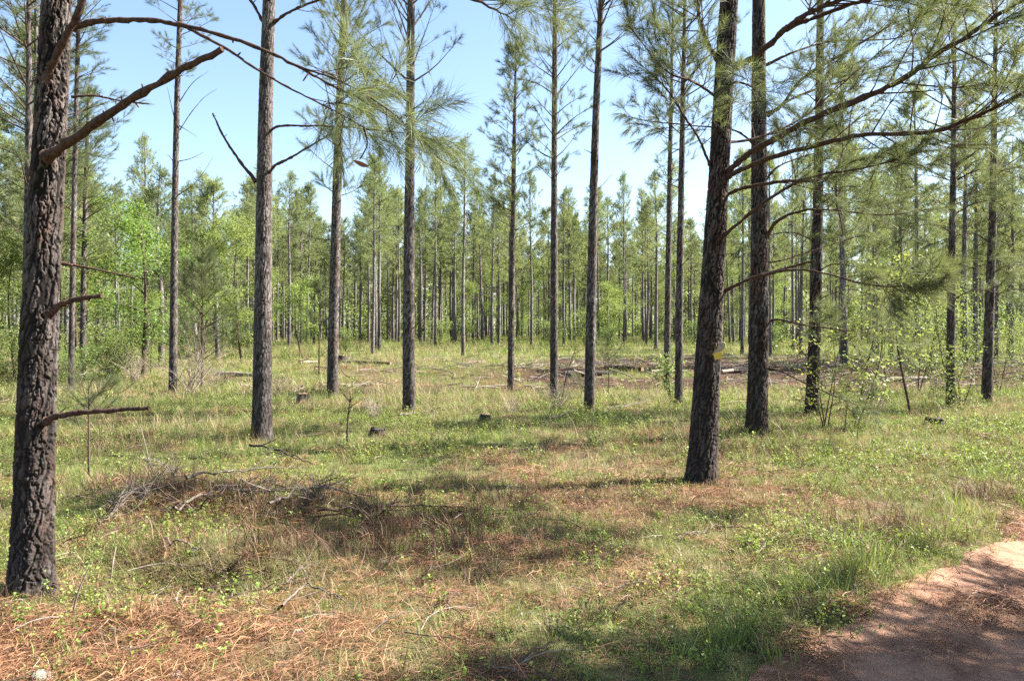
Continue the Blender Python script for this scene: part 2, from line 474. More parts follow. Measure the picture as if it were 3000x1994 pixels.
def add_shoots(b, shoots, templates, rng, mat, droop=0.25):
    """shoots: (n,7) position, direction, scale"""
    S = np.asarray(shoots, float)
    if len(S) == 0: return
    pick = rng.integers(0, len(templates), len(S))
    for k, (TV, TF, TT) in enumerate(templates):
        s = S[pick == k]
        if len(s) == 0: continue
        d = s[:, 3:6] / (np.linalg.norm(s[:, 3:6], axis=1)[:, None] + 1e-9)
        ref = rng.normal(size=d.shape)
        a = np.cross(d, ref); a /= np.linalg.norm(a, axis=1)[:, None] + 1e-9
        c = np.cross(d, a)
        R = np.stack([a, c, d], -1)
        V = np.einsum('kij,nj->kni', R, TV) * s[:, 6][:, None, None]
        # gravity: needles sag with their reach
        reach = np.linalg.norm(V[..., :2], axis=-1)
        V[..., 2] -= droop * reach ** 2 * 2.0
        V += s[:, None, :3]
        n = len(TV); off = (np.arange(len(s)) * n)[:, None, None]
        tint = np.clip(TT[None, :] * 0.5 + rng.uniform(0, 0.5, (len(s), 1)), 0, 1)
        b.add(V.reshape(-1, 3), (TF[None] + off).reshape(-1, 3), tint.ravel(), mat)

def foliate(pts, r0, r1, rng, tubes, shoots, start=0.3, nsub=12, sublen=0.6, per=3, sc=1.0, up=0.15, flat=0.6):
    """side branches and needle shoots along a main branch"""
    pts = np.asarray(pts); n = len(pts)
    L = np.linalg.norm(np.diff(pts, axis=0), axis=1).sum()
    for j in range(nsub):
        t = start + (1 - start) * (j + rng.uniform(0.1, 0.9)) / nsub
        i = min(int(t * (n - 1)), n - 2); f = t * (n - 1) - i
        p = pts[i] * (1 - f) + pts[i + 1] * f
        d = nrm(pts[i + 1] - pts[i])
        sd = nrm(np.cross(d, [0, 0, 1])) * (1 if j % 2 else -1)
        sd = nrm(sd * flat + rng.normal(size=3) * 0.45)
        dd = nrm(d * 0.75 + sd * 0.8 + np.array([0, 0, up]))
        l = sublen * (1.15 - 0.6 * t) * rng.uniform(0.55, 1.3)
        end = p + dd * l + np.array([0, 0, 0.10 * l])
        mid = p + dd * l * 0.5 + rng.normal(size=3) * 0.05 * l
        q = spline([p, mid, end], 5)
        rs = max(0.003, (r0 * (1 - t) + r1 * t) * 0.42)
        tubes.append((q, np.linspace(rs, 0.0025, 5), 3))
        shoots.append([*(q[-1] - nrm(q[-1] - q[-2]) * 0.06), *(q[-1] - q[-2]), sc * rng.uniform(0.85, 1.15)])
        for _ in range(per):
            u = rng.uniform(0.35, 0.95); k = min(int(u * 4), 3)
            p2 = q[k] * (1 - (u * 4 - k)) + q[k + 1] * (u * 4 - k)
            d2 = nrm(nrm(q[k + 1] - q[k]) * 0.7 + rng.normal(size=3) * np.array([0.42, 0.42, 0.25]) + np.array([0, 0, 0.18]))
            l2 = rng.uniform(0.08, 0.28) * min(1.0, sublen * 1.6)
            tubes.append((np.stack([p2, p2 + d2 * l2]), np.array([0.003, 0.002]), 3))
            shoots.append([*(p2 + d2 * l2 * 0.6), *d2, sc * rng.uniform(0.75, 1.1)])
    d = nrm(pts[-1] - pts[-2])
    shoots.append([*pts[-1], *d, sc])
    for _ in range(3):
        shoots.append([*(pts[-1] - d * rng.uniform(0, 0.2)), *nrm(d + rng.normal(size=3) * 0.45), sc * 0.9])

_r = RNG(3)
T_NEAR = [shoot_template(_r, 62, 0.20, 0.17, 0.0011, 2, (12, 60)) for _ in range(5)]
T_MID = [shoot_template(_r, 60, 0.15, 0.165, 0.0020, 1, (8, 60)) for _ in range(5)]
T_FAR = [shoot_template(_r, 13, 0.30, 0.21, 0.0105, 1) for _ in range(5)]
T_MASS = [shoot_template(_r, 8, 0.36, 0.26, 0.022, 1) for _ in range(4)]

def pine_crown(seed, H=7.0, rmax=2.0, whorl=0.5, nb=4, nsub=5, per=1, sc=1.0, T=T_MID, wood_ns=4, top_lean=0.0, gap=0.0, low=0.35):
    """branches with needles from z=0 (crown base) to z=H"""
    rng = RNG(seed); b = MB(); tubes = []; shoots = []
    z = 0.0
    while z < H - 0.15:
        f = z / H
        prof = (low + (1 - low) * sstep(0, 0.28, f)) * (1 - f) ** 0.75 + 0.10
        for k in range(nb + int(rng.integers(-1, 2))):
            if rng.uniform() < gap: continue
            a = rng.uniform(0, 2 * math.pi)
            l = rmax * prof * rng.uniform(0.6, 1.2)
            el = math.radians(rng.uniform(8, 32) + 34 * f)
            d = np.array([math.cos(a) * math.cos(el), math.sin(a) * math.cos(el), math.sin(el)])
            p0 = np.array([0, 0, z + rng.uniform(-0.12, 0.12)])
            mid = p0 + d * l * 0.5 + np.array([0, 0, 0.05 * l])
            end = p0 + d * l + np.array([0, 0, rng.uniform(-0.02, 0.28) * l])
            q = spline([p0, mid, end], 6)
            r = 0.010 * min(1.0, rmax * .5) + 0.009 * l
            tubes.append((q, np.linspace(r, 0.004, 6), wood_ns))
            foliate(q, r, 0.004, rng, tubes, shoots, start=0.3 if f < 0.5 else 0.12, nsub=max(2, int(nsub * (0.45 + 0.55 * l / rmax))), sublen=0.42 * l ** 0.6 + 0.1, per=per, sc=sc, up=0.25, flat=0.7)
        z += whorl * rng.uniform(0.75, 1.25) * (1.0 - 0.35 * f)
    for _ in range(4):
        shoots.append([0, 0, H - rng.uniform(0, 0.3), *nrm([*(rng.normal(size=2) * 0.25), 1]), sc])
    for q, r, ns in tubes:
        b.tube(q, r, ns, 1, 0.5, False)
    add_shoots(b, shoots, T, rng, 0, 0.2)
    return b

def crown_mesh(name, needle, *a, **k):
    return pine_crown(*a, **k).mesh(name, [M[needle], M['twig']])

def trunk_builder(path, rad, ns, rows, seed, relief, mat, plate=0.05, stubs=0, dense=None):
    """tapering trunk along a path; relief gives furrowed bark plates as real geometry"""
    rng = RNG(seed)
    uu = np.linspace(0, 1, rows)
    if dense:                                    # most rows in the lower part that one sees up close
        uu = np.concatenate([np.linspace(0, dense, rows - 60, endpoint=False), np.linspace(dense, 1, 60)])
    P = spline(path, rows, uu); R = np.interp(uu, np.linspace(0, 1, len(rad)), rad)
    zz = P[:, 2] - P[0, 2]
    th = np.arange(ns) * 2 * math.pi / ns
    rr = R[:, None] * np.ones(ns)
    lob = 1 + (0.55 * np.exp(-np.maximum(zz, 0) / 0.10) + 0.14 * np.exp(-np.maximum(zz, 0) / 0.5))[:, None] * (0.75 + 0.5 * np.sin(th * 4 + rng.uniform(0, 6))[None, :])
    rr = rr * lob
    per = max(6, int(round(2 * math.pi * R[0] / plate)))
    U0 = (th / (2 * math.pi) * per)[None, :] + 0 * rr; Vv0 = (zz / (plate * 3.6))[:, None] + 0 * rr
    wx = np.cos(th)[None, :] * per / 6.28; wy = np.sin(th)[None, :] * per / 6.28
    wob = fbm(wx * 0.8 + Vv0 * 1.7, wy * 0.8 - Vv0 * 1.3, seed, 3) - 0.5
    wob2 = fbm(wx * 2.6 - Vv0 * 4.1, wy * 2.6 + Vv0 * 5.3, seed + 9, 2) - 0.5
    U = U0 + 1.5 * wob + 0.55 * wob2; Vv = Vv0 + 0.9 * wob2 + 0.8 * wob
    c = cell(U, Vv, seed, per)
    c2 = cell(U * 2, Vv * 2.6 + 3.3, seed + 5, per * 2)
    c3 = cell(U * 4, Vv * 5 + 1.3, seed + 6, per * 4)
    wide = 0.12 + 0.36 * fbm(wx * 1.1 + 5, wy * 1.1 + Vv0 * 2.2, seed + 3, 2)
    f = sstep(0.0, 1.0, c / wide) * (0.62 + 0.38 * sstep(0.0, 0.22, c2)) * (0.75 + 0.25 * sstep(0.0, 0.3, c3))
    rr = rr + relief * (f - 0.6) + relief * 0.4 * (vnoise(U * 2.3, Vv * 5, seed + 2) - 0.5) + relief * 0.35 * wob
    t = np.gradient(P, axis=0); t /= np.linalg.norm(t, axis=1)[:, None]
    a = np.cross(np.array([0, 1.0, 0]), t); a /= np.linalg.norm(a, axis=1)[:, None]; bb = np.cross(t, a)
    V = P[:, None, :] + rr[..., None] * (np.cos(th)[None, :, None] * a[:, None, :] + np.sin(th)[None, :, None] * bb[:, None, :])
    i = np.arange(rows - 1)[:, None] * ns; j = np.arange(ns)[None, :]; j2 = (j + 1) % ns
    q = np.stack([i + j, i + j2, i + ns + j2, i + ns + j], -1).reshape(-1, 4)
    b = MB(); b.add(V.reshape(-1, 3), q, f.ravel())
    for _ in range(stubs):
        k = int(rng.uniform(0.12, 0.6) * rows); an = rng.uniform(0, 2 * math.pi); el = rng.uniform(0.1, 0.7)
        d = np.array([math.cos(an) * math.cos(el), math.sin(an) * math.cos(el), math.sin(el)])
        l = rng.uniform(0.12, 0.9); p = P[k] + d * R[k] * 0.7
        b.tube(spline([p, p + d * l * 0.5 + rng.normal(size=3) * 0.03, p + d * l + np.array([0, 0, 0.12 * l])], 5), np.linspace(0.013, 0.004, 5), 4, 0, 0.35)
    return b

# prototypes of crowns (shared by many trees)
CROWN_MID = [crown_mesh("crown", 'needle', 100 + i, H=7.2, rmax=[1.7, 1.9, 1.5, 2.0][i], whorl=0.50, nb=4, nsub=6, per=1, gap=0.06) for i in range(4)]
CROWN_SLIM = crown_mesh("crown", 'needle', 131, H=6.2, rmax=1.15, whorl=0.42, nb=4, nsub=5, per=1, gap=0.08, low=0.7)
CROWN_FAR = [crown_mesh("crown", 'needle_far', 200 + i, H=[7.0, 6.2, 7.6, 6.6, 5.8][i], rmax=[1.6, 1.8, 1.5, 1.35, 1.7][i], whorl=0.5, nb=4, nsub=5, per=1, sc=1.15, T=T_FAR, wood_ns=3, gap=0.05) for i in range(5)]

# ------------------------------------------------------------------ the pines one can tell apart
def near_pine(label, px, H, crown, cz, seed, group="pines standing around the clearing", ns=40, relief=0.010, plate=0.055, rows=None, near=True, cscale=1.0, stubs=0, depth=None, dense=None, bark='bark_near'):
    """px: trunk centreline and width in the photo, [(x, y, width)...] from the base up"""
    x0, y0 = px_ground(px[0][0], px[0][1]) if depth is None else ((px[0][0] - CX) / F * depth, depth)
    base = np.array([x0, y0, float(gz(x0, y0))])
    root = empty("pine_tree", base, label, "pine tree", group)
    P = [unproj(x, y, y0) - base for x, y, w in px]
    P[0] = np.array([0, 0, -0.12])
    R = [w / F * y0 / 2 * math.cos(math.atan((x - CX) / F)) for x, y, w in px]
    R[0] = R[1] * 1.06
    # carry on above the frame to the full height
    d = nrm(P[-1] - P[1]) if len(P) > 2 else nrm(P[-1] - P[0])
    ztop = P[-1][2]
    if H > ztop:
        rem = H - ztop
        for f in (0.5, 1.0):
            P.append(P[len(px) - 1] + d * rem * f / max(d[2], 0.5))
            R.append(R[len(px) - 1] * (1 - 0.9 * f))
    zs = np.array([p[2] for p in P])
    # resample evenly in height so that radii follow the path
    zz = np.linspace(zs[0], zs[-1], 9)
    Pn = [np.array([np.interp(z, zs, [p[0] for p in P]), np.interp(z, zs, [p[1] for p in P]), z]) for z in zz]
    Rn = [np.interp(z, zs, R) for z in zz]
    rows = rows or (int(H / 0.028) if near else int(H / 0.08))
    tb = trunk_builder(Pn, Rn, ns, rows, seed, relief, None, plate, stubs, dense)
    link("trunk", tb.mesh("trunk", [M[bark]], True), root)
    at = np.array([np.interp(cz, zs, [p[0] for p in P]), np.interp(cz, zs, [p[1] for p in P]), cz])
    top = Pn[-1]
    if crown is not None:
        c = link("crown", crown, root, tuple(at))
        hh = max(v.co.z for v in crown.vertices)
        c.rotation_mode = 'QUATERNION'
        qd = Vector(tuple(top - at)).to_track_quat('Z', 'Y')
        from mathutils import Quaternion
        c.rotation_quaternion = qd @ Quaternion((0, 0, 1), seed * 1.7)
        s = float(np.linalg.norm(top - at) / (hh - 0.15))
        c.scale = (cscale, cscale, s)
    return root, base

def px_branch(root, base, px, w0, w1, foliage=None, T=T_MID, seed=0, ns=8, label=None, mat='branch', needle='needle', knobs=0):
    """a branch traced through (x, y, depth) points; foliage: dict for foliate()"""
    P = [unproj(x, y, d) - base for x, y, d in px]
    n = max(14, 7 * len(P))
    q = spline(P, n)
    rng = RNG(seed)
    q[1:-1] += rng.normal(size=(n - 2, 3)) * (w0 * 0.055)
    r = np.linspace(w0 / 2, w1 / 2, n) * (1 + rng.normal(size=n) * 0.12)
    r = r * (1 + 0.55 * np.exp(-np.arange(n) / 1.5))
    b = MB(); b.tube(q, r, ns, 0, 0.5)
    for _ in range(knobs):
        i = rng.integers(2, n - 1); d = nrm(rng.normal(size=3)); l = rng.uniform(0.005, 0.03) * (3 if rng.uniform() < .15 else 1)
        b.tube(np.stack([q[i], q[i] + d * (r[i] + l * 0.5), q[i] + d * (r[i] + l)]), np.array([0.006, 0.005, 0.004]), 5, 0, 0.4)
    tubes = []; shoots = []
    if foliage:
        foliate(q, w0 / 2, w1 / 2, rng, tubes, shoots, **foliage)
        for a_, r_, k_ in tubes:
            b.tube(a_, r_, k_, 0, 0.4, False)
    br = link("branch", b.mesh("branch", [M[mat]], True), root)
    if label: br["label"] = label
    if shoots:
        nb = MB(); add_shoots(nb, shoots, T, rng, 0, 0.5)
        link("needles", nb.mesh("needles", [M[needle]]), br)
    return br

# --- leaning thick pine at the left edge, 5 m away
r1, b1 = near_pine("thick dark barked pine leaning at the left edge with broken branch stubs",
    [(70, 1372, 103), (78, 1150, 95), (82, 1000, 91), (93, 700, 86), (110, 400, 80), (126, 100, 70), (132, 0, 68)], 13.0, CROWN_MID[1], 6.2, 11, ns=150, relief=0.014, plate=0.050, rows=820, dense=0.36, bark='bark_dark_shade')
D = b1[1]
px_branch(r1, b1, [(108, 362, D - .1), (150, 335, D - .2), (270, 250, D - .35), (400, 170, D - .5), (512, 113, D - .6)], 0.062, 0.034, seed=1, label="thick broken off bare limb rising to the right", knobs=16)
px_branch(r1, b1, [(170, 62, D), (225, 50, D - .05), (330, 47, D - .1), (425, 60, D - .15), (560, 97, D - .2), (680, 150, D - .2), (760, 195, D - .2), (830, 225, D - .2)], 0.040, 0.010,
          dict(start=0.72, nsub=7, sublen=0.35, per=2, sc=1.0), T_NEAR, 2, label="long arching branch with needles at its end", knobs=10)
px_branch(r1, b1, [(435, 66, D - .15), (520, 112, D - .3), (600, 165, D - .45), (690, 215, D - .5), (770, 255, D - .5), (850, 300, D - .5)], 0.018, 0.006,
          dict(start=0.6, nsub=5, sublen=0.34, per=2, sc=1.0), T_NEAR, 3, knobs=6)
px_branch(r1, b1, [(760, 195, D - .2), (850, 240, D - .1), (930, 290, D), (1000, 325, D)], 0.012, 0.005,
          dict(start=0.3, nsub=6, sublen=0.30, per=2, sc=1.05), T_NEAR, 4)
px_branch(r1, b1, [(690, 155, D - .2), (790, 190, D - .3), (890, 250, D - .4), (950, 300, D - .4)], 0.012, 0.005,
          dict(start=0.3, nsub=5, sublen=0.32, per=2, sc=1.0), T_NEAR, 44)
px_branch(r1, b1, [(105, 185, D - .16), (125, 140, D - .2), (150, 90, D - .25), (193, 0, D - .3), (240, -120, D - .3), (300, -280, D - .3)], 0.045, 0.030, dict(start=0.6, nsub=10, sublen=0.6, per=3), T_NEAR, 5, label="reddish limb rising in front of the trunk")
px_branch(r1, b1, [(150, -60, D), (420, -190, D - .1), (760, -130, D - .2), (950, -50, D - .25), (1092, 0, D - .3), (1172, 39, D - .3)], 0.045, 0.008, dict(start=0.84, nsub=4, sublen=0.25, per=2, sc=.85), T_NEAR, 45, label="high branch whose needle tufts hang into the top of the view")
px_branch(r1, b1, [(1092, 0, D - .3), (1160, 2, D - .2), (1220, 12, D - .1), (1285, 28, D)], 0.010, 0.004, dict(start=0.5, nsub=3, sublen=0.2, per=2, sc=.85), T_NEAR, 46)
px_branch(r1, b1, [(165, 223, D), (218, 221, D), (274, 232, D), (344, 240, D)], 0.015, 0.010, seed=6, knobs=6)
px_branch(r1, b1, [(144, 607, D), (211, 618, D), (312, 641, D)], 0.018, 0.011, seed=7, knobs=4, label="thin bare stub pointing right")
px_branch(r1, b1, [(112, 724, D - .1), (140, 702, D - .1), (182, 688, D - .12), (235, 681, D - .15)], 0.044, 0.026, seed=8, knobs=6, label="short curved broken stub")
px_branch(r1, b1, [(105, 970, D - .08), (137, 957, D - .1), (211, 948, D - .15), (344, 939, D - .2)], 0.042, 0.022, seed=9, knobs=8, label="long level broken stub low on the trunk")

px_branch(r1, b1, [(838, 292, D - .5), (846, 330, D - .5), (838, 352, D - .5), (828, 368, D - .5)], 0.009, 0.006, seed=47)
# --- straight pines across the clearing
r2, b2 = near_pine("straight pale grey barked pine, nearest left of centre, with forked bare branches",
    [(603, 1015, 48), (605, 800, 43), (609, 400, 35), (614, 150, 32), (620, 0, 29)], 14.0, CROWN_MID[0], 8.2, 12, ns=90, relief=0.009, plate=0.052, rows=480, dense=0.5, cscale=0.8)
D = b2[1]
px_branch(r2, b2, [(590, 418, D), (548, 365, D), (516, 316, D - .1), (490, 261, D - .1)], 0.055, 0.022, seed=10, knobs=4, label="bare dead branch rising to the left")
px_branch(r2, b2, [(607, 418, D), (632, 383, D - .1), (667, 365, D - .2), (702, 344, D - .2), (772, 303, D - .3)], 0.055, 0.02, dict(start=0.75, nsub=4, sublen=0.5, per=2), T_MID, 11)
px_branch(r2, b2, [(614, 309, D), (642, 291, D - .1), (702, 290, D - .2), (790, 292, D - .3), (860, 300, D - .3)], 0.045, 0.014, dict(start=0.55, nsub=9, sublen=0.5, per=2), T_MID, 12)
px_branch(r2, b2, [(630, 53, D), (667, 28, D - .2), (737, 0, D - .4), (840, -20, D - .6)], 0.055, 0.02, dict(start=0.4, nsub=12, sublen=0.7, per=3), T_MID, 13)
px_branch(r2, b2, [(612, 60, D), (560, -20, D), (480, -60, D + .1)], 0.05, 0.02, dict(start=0.2, nsub=12, sublen=0.7, per=3), T_MID, 14)

specs = [
 ("grey pine between the pale barked pine and the clearing's centre, stump at its foot", [(765, 922, 26), (768, 750, 24), (777, 400, 21), (785, 180, 17), (793, 0, 15)], 13.0, CROWN_MID[2], 5.2, 13, 1.0),
 ("tall straight pine left of the open sky gap, standing on pale wood chips", [(942, 952, 31), (941, 700, 27), (944, 400, 22), (946, 150, 19), (947, 0, 17)], 13.5, CROWN_MID[3], 5.2, 14, 0.8),
 ("slim pine right of the open sky gap with narrow feathery crown", [(1176, 907, 16), (1178, 700, 14), (1182, 480, 11), (1186, 250, 8)], 10.0, CROWN_SLIM, 4.6, 15, 1.0),
 ("thin pine between the feathery slim pine and the tall forked one", [(1276, 925, 19), (1276, 700, 17), (1277, 400, 14), (1278, 150, 12), (1279, 0, 11)], 12.5, CROWN_MID[0], 5.4, 16, 0.75),
 ("tall grey pine in the right centre with upswept dead twigs", [(1357, 950, 28), (1362, 700, 23), (1371, 300, 17), (1380, 100, 14), (1385, 0, 13)], 14.0, CROWN_MID[1], 7.2, 17, 0.9),
 ("thin pine rising behind a green bush near the scorched strip", [(1536, 892, 15), (1538, 700, 14), (1543, 400, 11), (1546, 250, 9)], 12.0, CROWN_MID[2], 6.0, 18, 0.8),
 ("thin pale sided pine just left of the signposted trunk", [(1563, 935, 18), (1565, 700, 17), (1570, 400, 14), (1574, 200, 11)], 12.0, CROWN_MID[3], 6.2, 19, 0.8),
]
near_roots = {}
for lab, px, H, cr, cz, sd, cs in specs:
    near_roots[sd] = near_pine(lab, px, H, cr, cz, sd, ns=36, relief=0.007, plate=0.055, rows=int(H / 0.035), cscale=cs, stubs=5)

# --- the dark pine with the sign, 8.6 m away
r10, b10 = near_pine("dark thick pine with a bent yellow sign and long sweeping branches",
    [(1614, 1113, 66), (1622, 960, 62), (1632, 810, 59), (1645, 600, 52), (1656, 400, 46), (1668, 180, 44), (1680, 0, 42)], 13.5, CROWN_MID[2], 6.6, 20, ns=110, relief=0.013, plate=0.052, rows=560, dense=0.42, cscale=0.75, bark='bark_dark_shade')
D = b10[1]
FB2 = dict(start=0.42, nsub=20, sublen=0.85, per=3, sc=1.1)
FB = dict(start=0.22, nsub=26, sublen=0.9, per=4, sc=1.15)
px_branch(r10, b10, [(1665, 411, D), (1700, 375, D - .2), (1741, 344, D - .5), (1864, 277, D - 1.1), (1973, 232, D - 1.5), (2075, 186, D - 1.8), (2155, 126, D - 2.0), (2222, 88, D - 2.1), (2310, 28, D - 2.2), (2400, -20, D - 2.2)], 0.078, 0.028,
          FB2, T_MID, 21, label="longest branch sweeping up to the right")
px_branch(r10, b10, [(1670, 410, D), (1700, 395, D - .3), (1773, 365, D - .7), (1874, 337, D - 1.1), (1980, 312, D - 1.4), (2134, 305, D - 1.7), (2218, 281, D - 1.8), (2289, 249, D - 1.9), (2400, 190, D - 2.0)], 0.06, 0.025,
          FB2, T_MID, 22, label="level limb running right below the longest branch")
px_branch(r10, b10, [(1680, 160, D), (1741, 130, D - .4), (1815, 63, D - .8), (1874, 25, D - 1.0), (1934, 0, D - 1.2), (2050, -60, D - 1.5), (2200, -120, D - 1.8)], 0.075, 0.03, FB2, T_MID, 23, label="thick upper limb leaving the top of the view")
px_branch(r10, b10, [(1812, 66, D - .8), (1880, 40, D - .8), (1990, 2, D - .9), (2100, -10, D - 1.0), (2230, 20, D - 1.0)], 0.05, 0.016, FB2, T_MID, 24)
px_branch(r10, b10, [(1668, 453, D), (1700, 437, D - .1), (1741, 428, D - .2), (1804, 418, D - .4), (1888, 416, D - .5), (1925, 410, D - .5)], 0.045, 0.03, dict(start=0.55, nsub=6, sublen=0.4, per=2), T_MID, 25, label="broken limb with a snapped end hanging down")
px_branch(r10, b10, [(1924, 411, D - .5), (1926, 440, D - .5), (1927, 467, D - .5), (1936, 505, D - .48), (1942, 540, D - .46)], 0.03, 0.010, seed=26, label="snapped end hanging straight down")
px_branch(r10, b10, [(1660, 550, D), (1700, 515, D - .3), (1755, 470, D - .6), (1818, 430, D - .9), (1880, 405, D - 1.1), (2000, 385, D - 1.4), (2120, 350, D - 1.6)], 0.042, 0.014, dict(start=0.45, nsub=18, sublen=0.6, per=3), T_MID, 27)
px_branch(r10, b10, [(1668, 671, D), (1700, 655, D - .1), (1741, 637, D - .2), (1818, 616, D - .3), (1878, 599, D - .4)], 0.042, 0.024, seed=28, label="broken limb end above the drooping spray")
px_branch(r10, b10, [(1745, 637, D - .2), (1818, 622, D - .4), (1888, 627, D - .6), (1994, 655, D - .9), (2064, 660, D - 1.0), (2130, 650, D - 1.1)], 0.030, 0.010, dict(start=0.45, nsub=20, sublen=0.55, per=4, up=-0.1), T_MID, 29, label="drooping spray of needles at eye level")
px_branch(r10, b10, [(1640, 393, D), (1625, 355, D - .1), (1608, 316, D - .2), (1573, 263, D - .3), (1540, 211, D - .4), (1500, 170, D - .5)], 0.035, 0.014, dict(start=0.3, nsub=16, sublen=0.6, per=3), T_MID, 30)
px_branch(r10, b10, [(1655, 140, D), (1630, 100, D - .1), (1612, 50, D - .2), (1606, 0, D - .3), (1590, -60, D - .3)], 0.055, 0.03, dict(start=0.2, nsub=14, sublen=0.7, per=3), T_MID, 31)
px_branch(r10, b10, [(1660, 230, D), (1600, 190, D - .3), (1530, 160, D - .5), (1450, 60, D - .6)], 0.035, 0.012, dict(start=0.2, nsub=18, sublen=0.6, per=3), T_MID, 32)
px_branch(r10, b10, [(1665, 330, D), (1740, 318, D + .3), (1850, 270, D + .6), (1990, 150, D + .8), (2100, 60, D + 1)], 0.035, 0.012, FB, T_MID, 33)
px_branch(r10, b10, [(1672, 200, D), (1700, 190, D - .4), (1740, 205, D - .8), (1760, 235, D - 1.1)], 0.03, 0.012, dict(start=0.3, nsub=10, sublen=0.45, per=3), T_NEAR, 34)

# --- pines at the right
r11, b11 = near_pine("dark straight pine just right of the signposted one, root flare in brown weeds",
    [(1742, 1003, 50), (1748, 800, 46), (1750, 550, 40), (1748, 300, 35), (1748, 0, 29)], 13.5, CROWN_MID[3], 7.0, 35, ns=90, relief=0.012, plate=0.052, rows=480, dense=0.5, cscale=0.7, bark='bark_dark_shade')
D = b11[1]
FR = dict(start=0.28, nsub=19, sublen=0.85, per=3, sc=1.05)
for k, (pp, w0, w1, fo) in enumerate([
   ([(1762, 555, D), (1790, 510, D - .2), (1850, 485, D - .4), (1920, 484, D - .5), (2040, 495, D - .6), (2150, 480, D - .6)], .055, .014, FR),
   ([(1770, 740, D), (1795, 736, D - .2), (1850, 748, D - .4), (1940, 760, D - .6), (2060, 778, D - .8)], .04, .012, FR),
   ([(1770, 850, D), (1800, 855, D - .2), (1850, 880, D - .5), (1930, 915, D - .9), (2020, 950, D - 1.2)], .035, .010, dict(start=0.6, nsub=10, sublen=.5, per=2)),
   ([(1765, 605, D), (1800, 600, D), (1880, 575, D + .2), (1990, 540, D + .3)], .03, .012, dict(start=.5, nsub=10, sublen=.5, per=3)),
   ([(1765, 262, D), (1800, 245, D - .2), (1850, 180, D - .4), (1950, 120, D - .6), (2050, 60, D - .8), (2150, 10, D - 1)], .06, .016, FR),
   ([(1768, 265, D), (1830, 225, D + .1), (1930, 190, D + .2), (2060, 150, D + .2), (2180, 130, D + .2)], .05, .014, FR),
   ([(1765, 150, D), (1830, 120, D), (1920, 95, D + .2), (2050, 90, D + .3), (2180, 60, D + .4)], .045, .014, FR),
   ([(1760, 420, D), (1800, 380, D), (1900, 350, D + .3), (2050, 340, D + .5)], .04, .012, FR),
   ([(1735, 330, D), (1690, 300, D), (1600, 290, D), (1500, 280, D), (1450, 270, D)], .035, .012, dict(start=.3, nsub=14, sublen=.6, per=3))]):
    px_branch(r11, b11, pp, w0, w1, fo, T_MID, 40 + k)

r12, b12 = near_pine("dark pine behind the leafy sapling, third from the signposted trunk",
    [(1868, 958, 34), (1876, 800, 29), (1884, 500, 25), (1888, 250, 20), (1890, 0, 16)], 12.5, CROWN_MID[0], 5.4, 50, ns=40, relief=0.012, rows=400, bark='bark_dark_shade', cscale=0.7)
r13, b13 = near_pine("crooked slim pine near the right edge wrapped in green leaves at its foot",
    [(2190, 945, 23), (2190, 800, 21), (2193, 600, 18), (2196, 400, 14), (2198, 200, 10)], 10.5, CROWN_MID[1], 4.2, 51, ns=32, relief=0.010, rows=320, cscale=0.95)
r14, b14 = near_pine("pine closest to the right edge with many low side branches",
    [(2272, 935, 27), (2278, 750, 24), (2287, 500, 19), (2290, 300, 15), (2292, 150, 11)], 11.0, CROWN_MID[2], 4.0, 52, ns=32, relief=0.010, rows=320, cscale=0.95)
for rt, bb, sd in ((r12, b12, 60), (r13, b13, 70), (r14, b14, 80)):
    D = bb[1]; rng = RNG(sd)
    cxd = bb[0] / D * F + CX
    for k in range(6):
        y = 330 + k * 75 + rng.uniform(-20, 20); s = 1 if (k % 3) else -1
        L = rng.uniform(120, 190)
        x0 = cxd + (935 - y) * 0.028
        px_branch(rt, bb, [(x0, y, D), (x0 + s * L * .3, y - 22, D - .2), (x0 + s * L * .65, y - 18 + rng.uniform(-10, 15), D - .3), (x0 + s * L, y + rng.uniform(-10, 40), D - .4)], .032, .009,
                  dict(start=.45, nsub=10, sublen=.5, per=2), T_MID, sd + k)

r15, b15 = near_pine("smooth mauve grey pine with fine dead twigs, alone in the left gap",
    [(398, 905, 20), (400, 700, 18), (404, 400, 15), (410, 150, 13), (416, 0, 12)], 14.0, CROWN_MID[2], 8.8, 53, ns=32, relief=0.008, rows=400, cscale=0.8, stubs=4)
D = b15[1]
for k, pp in enumerate([[(408, 450, D), (440, 430, D - .1), (470, 395, D - .1), (492, 360, D - .1)], [(410, 372, D), (440, 365, D), (470, 350, D)], [(414, 300, D), (440, 260, D), (470, 225, D), (500, 205, D)],
                        [(408, 300, D), (394, 240, D), (385, 200, D)], [(413, 235, D), (445, 190, D), (480, 165, D - .1)], [(404, 380, D), (392, 362, D), (384, 356, D)], [(414, 290, D), (430, 300, D), (455, 315, D)]]):
    px_branch(r15, b15, pp, .028, .006, None, T_MID, 90 + k, 5)
r16, b16 = near_pine("thin pale pine directly behind the leaning trunk at the left edge",
    [(163, 908, 15), (166, 700, 14), (172, 400, 12), (178, 150, 11), (183, 0, 10)], 13.0, CROWN_MID[3], 8.6, 54, ns=28, relief=0.007, rows=320, cscale=0.8, stubs=4)
r17, b17 = near_pine("bushy crowned pine behind the thin pale one on the left",
    [(190, 878, 14), (192, 650, 13), (198, 400, 10), (205, 200, 7)], 9.8, CROWN_MID[0], 3.6, 55, ns=28, relief=0.007, rows=240, cscale=1.1)

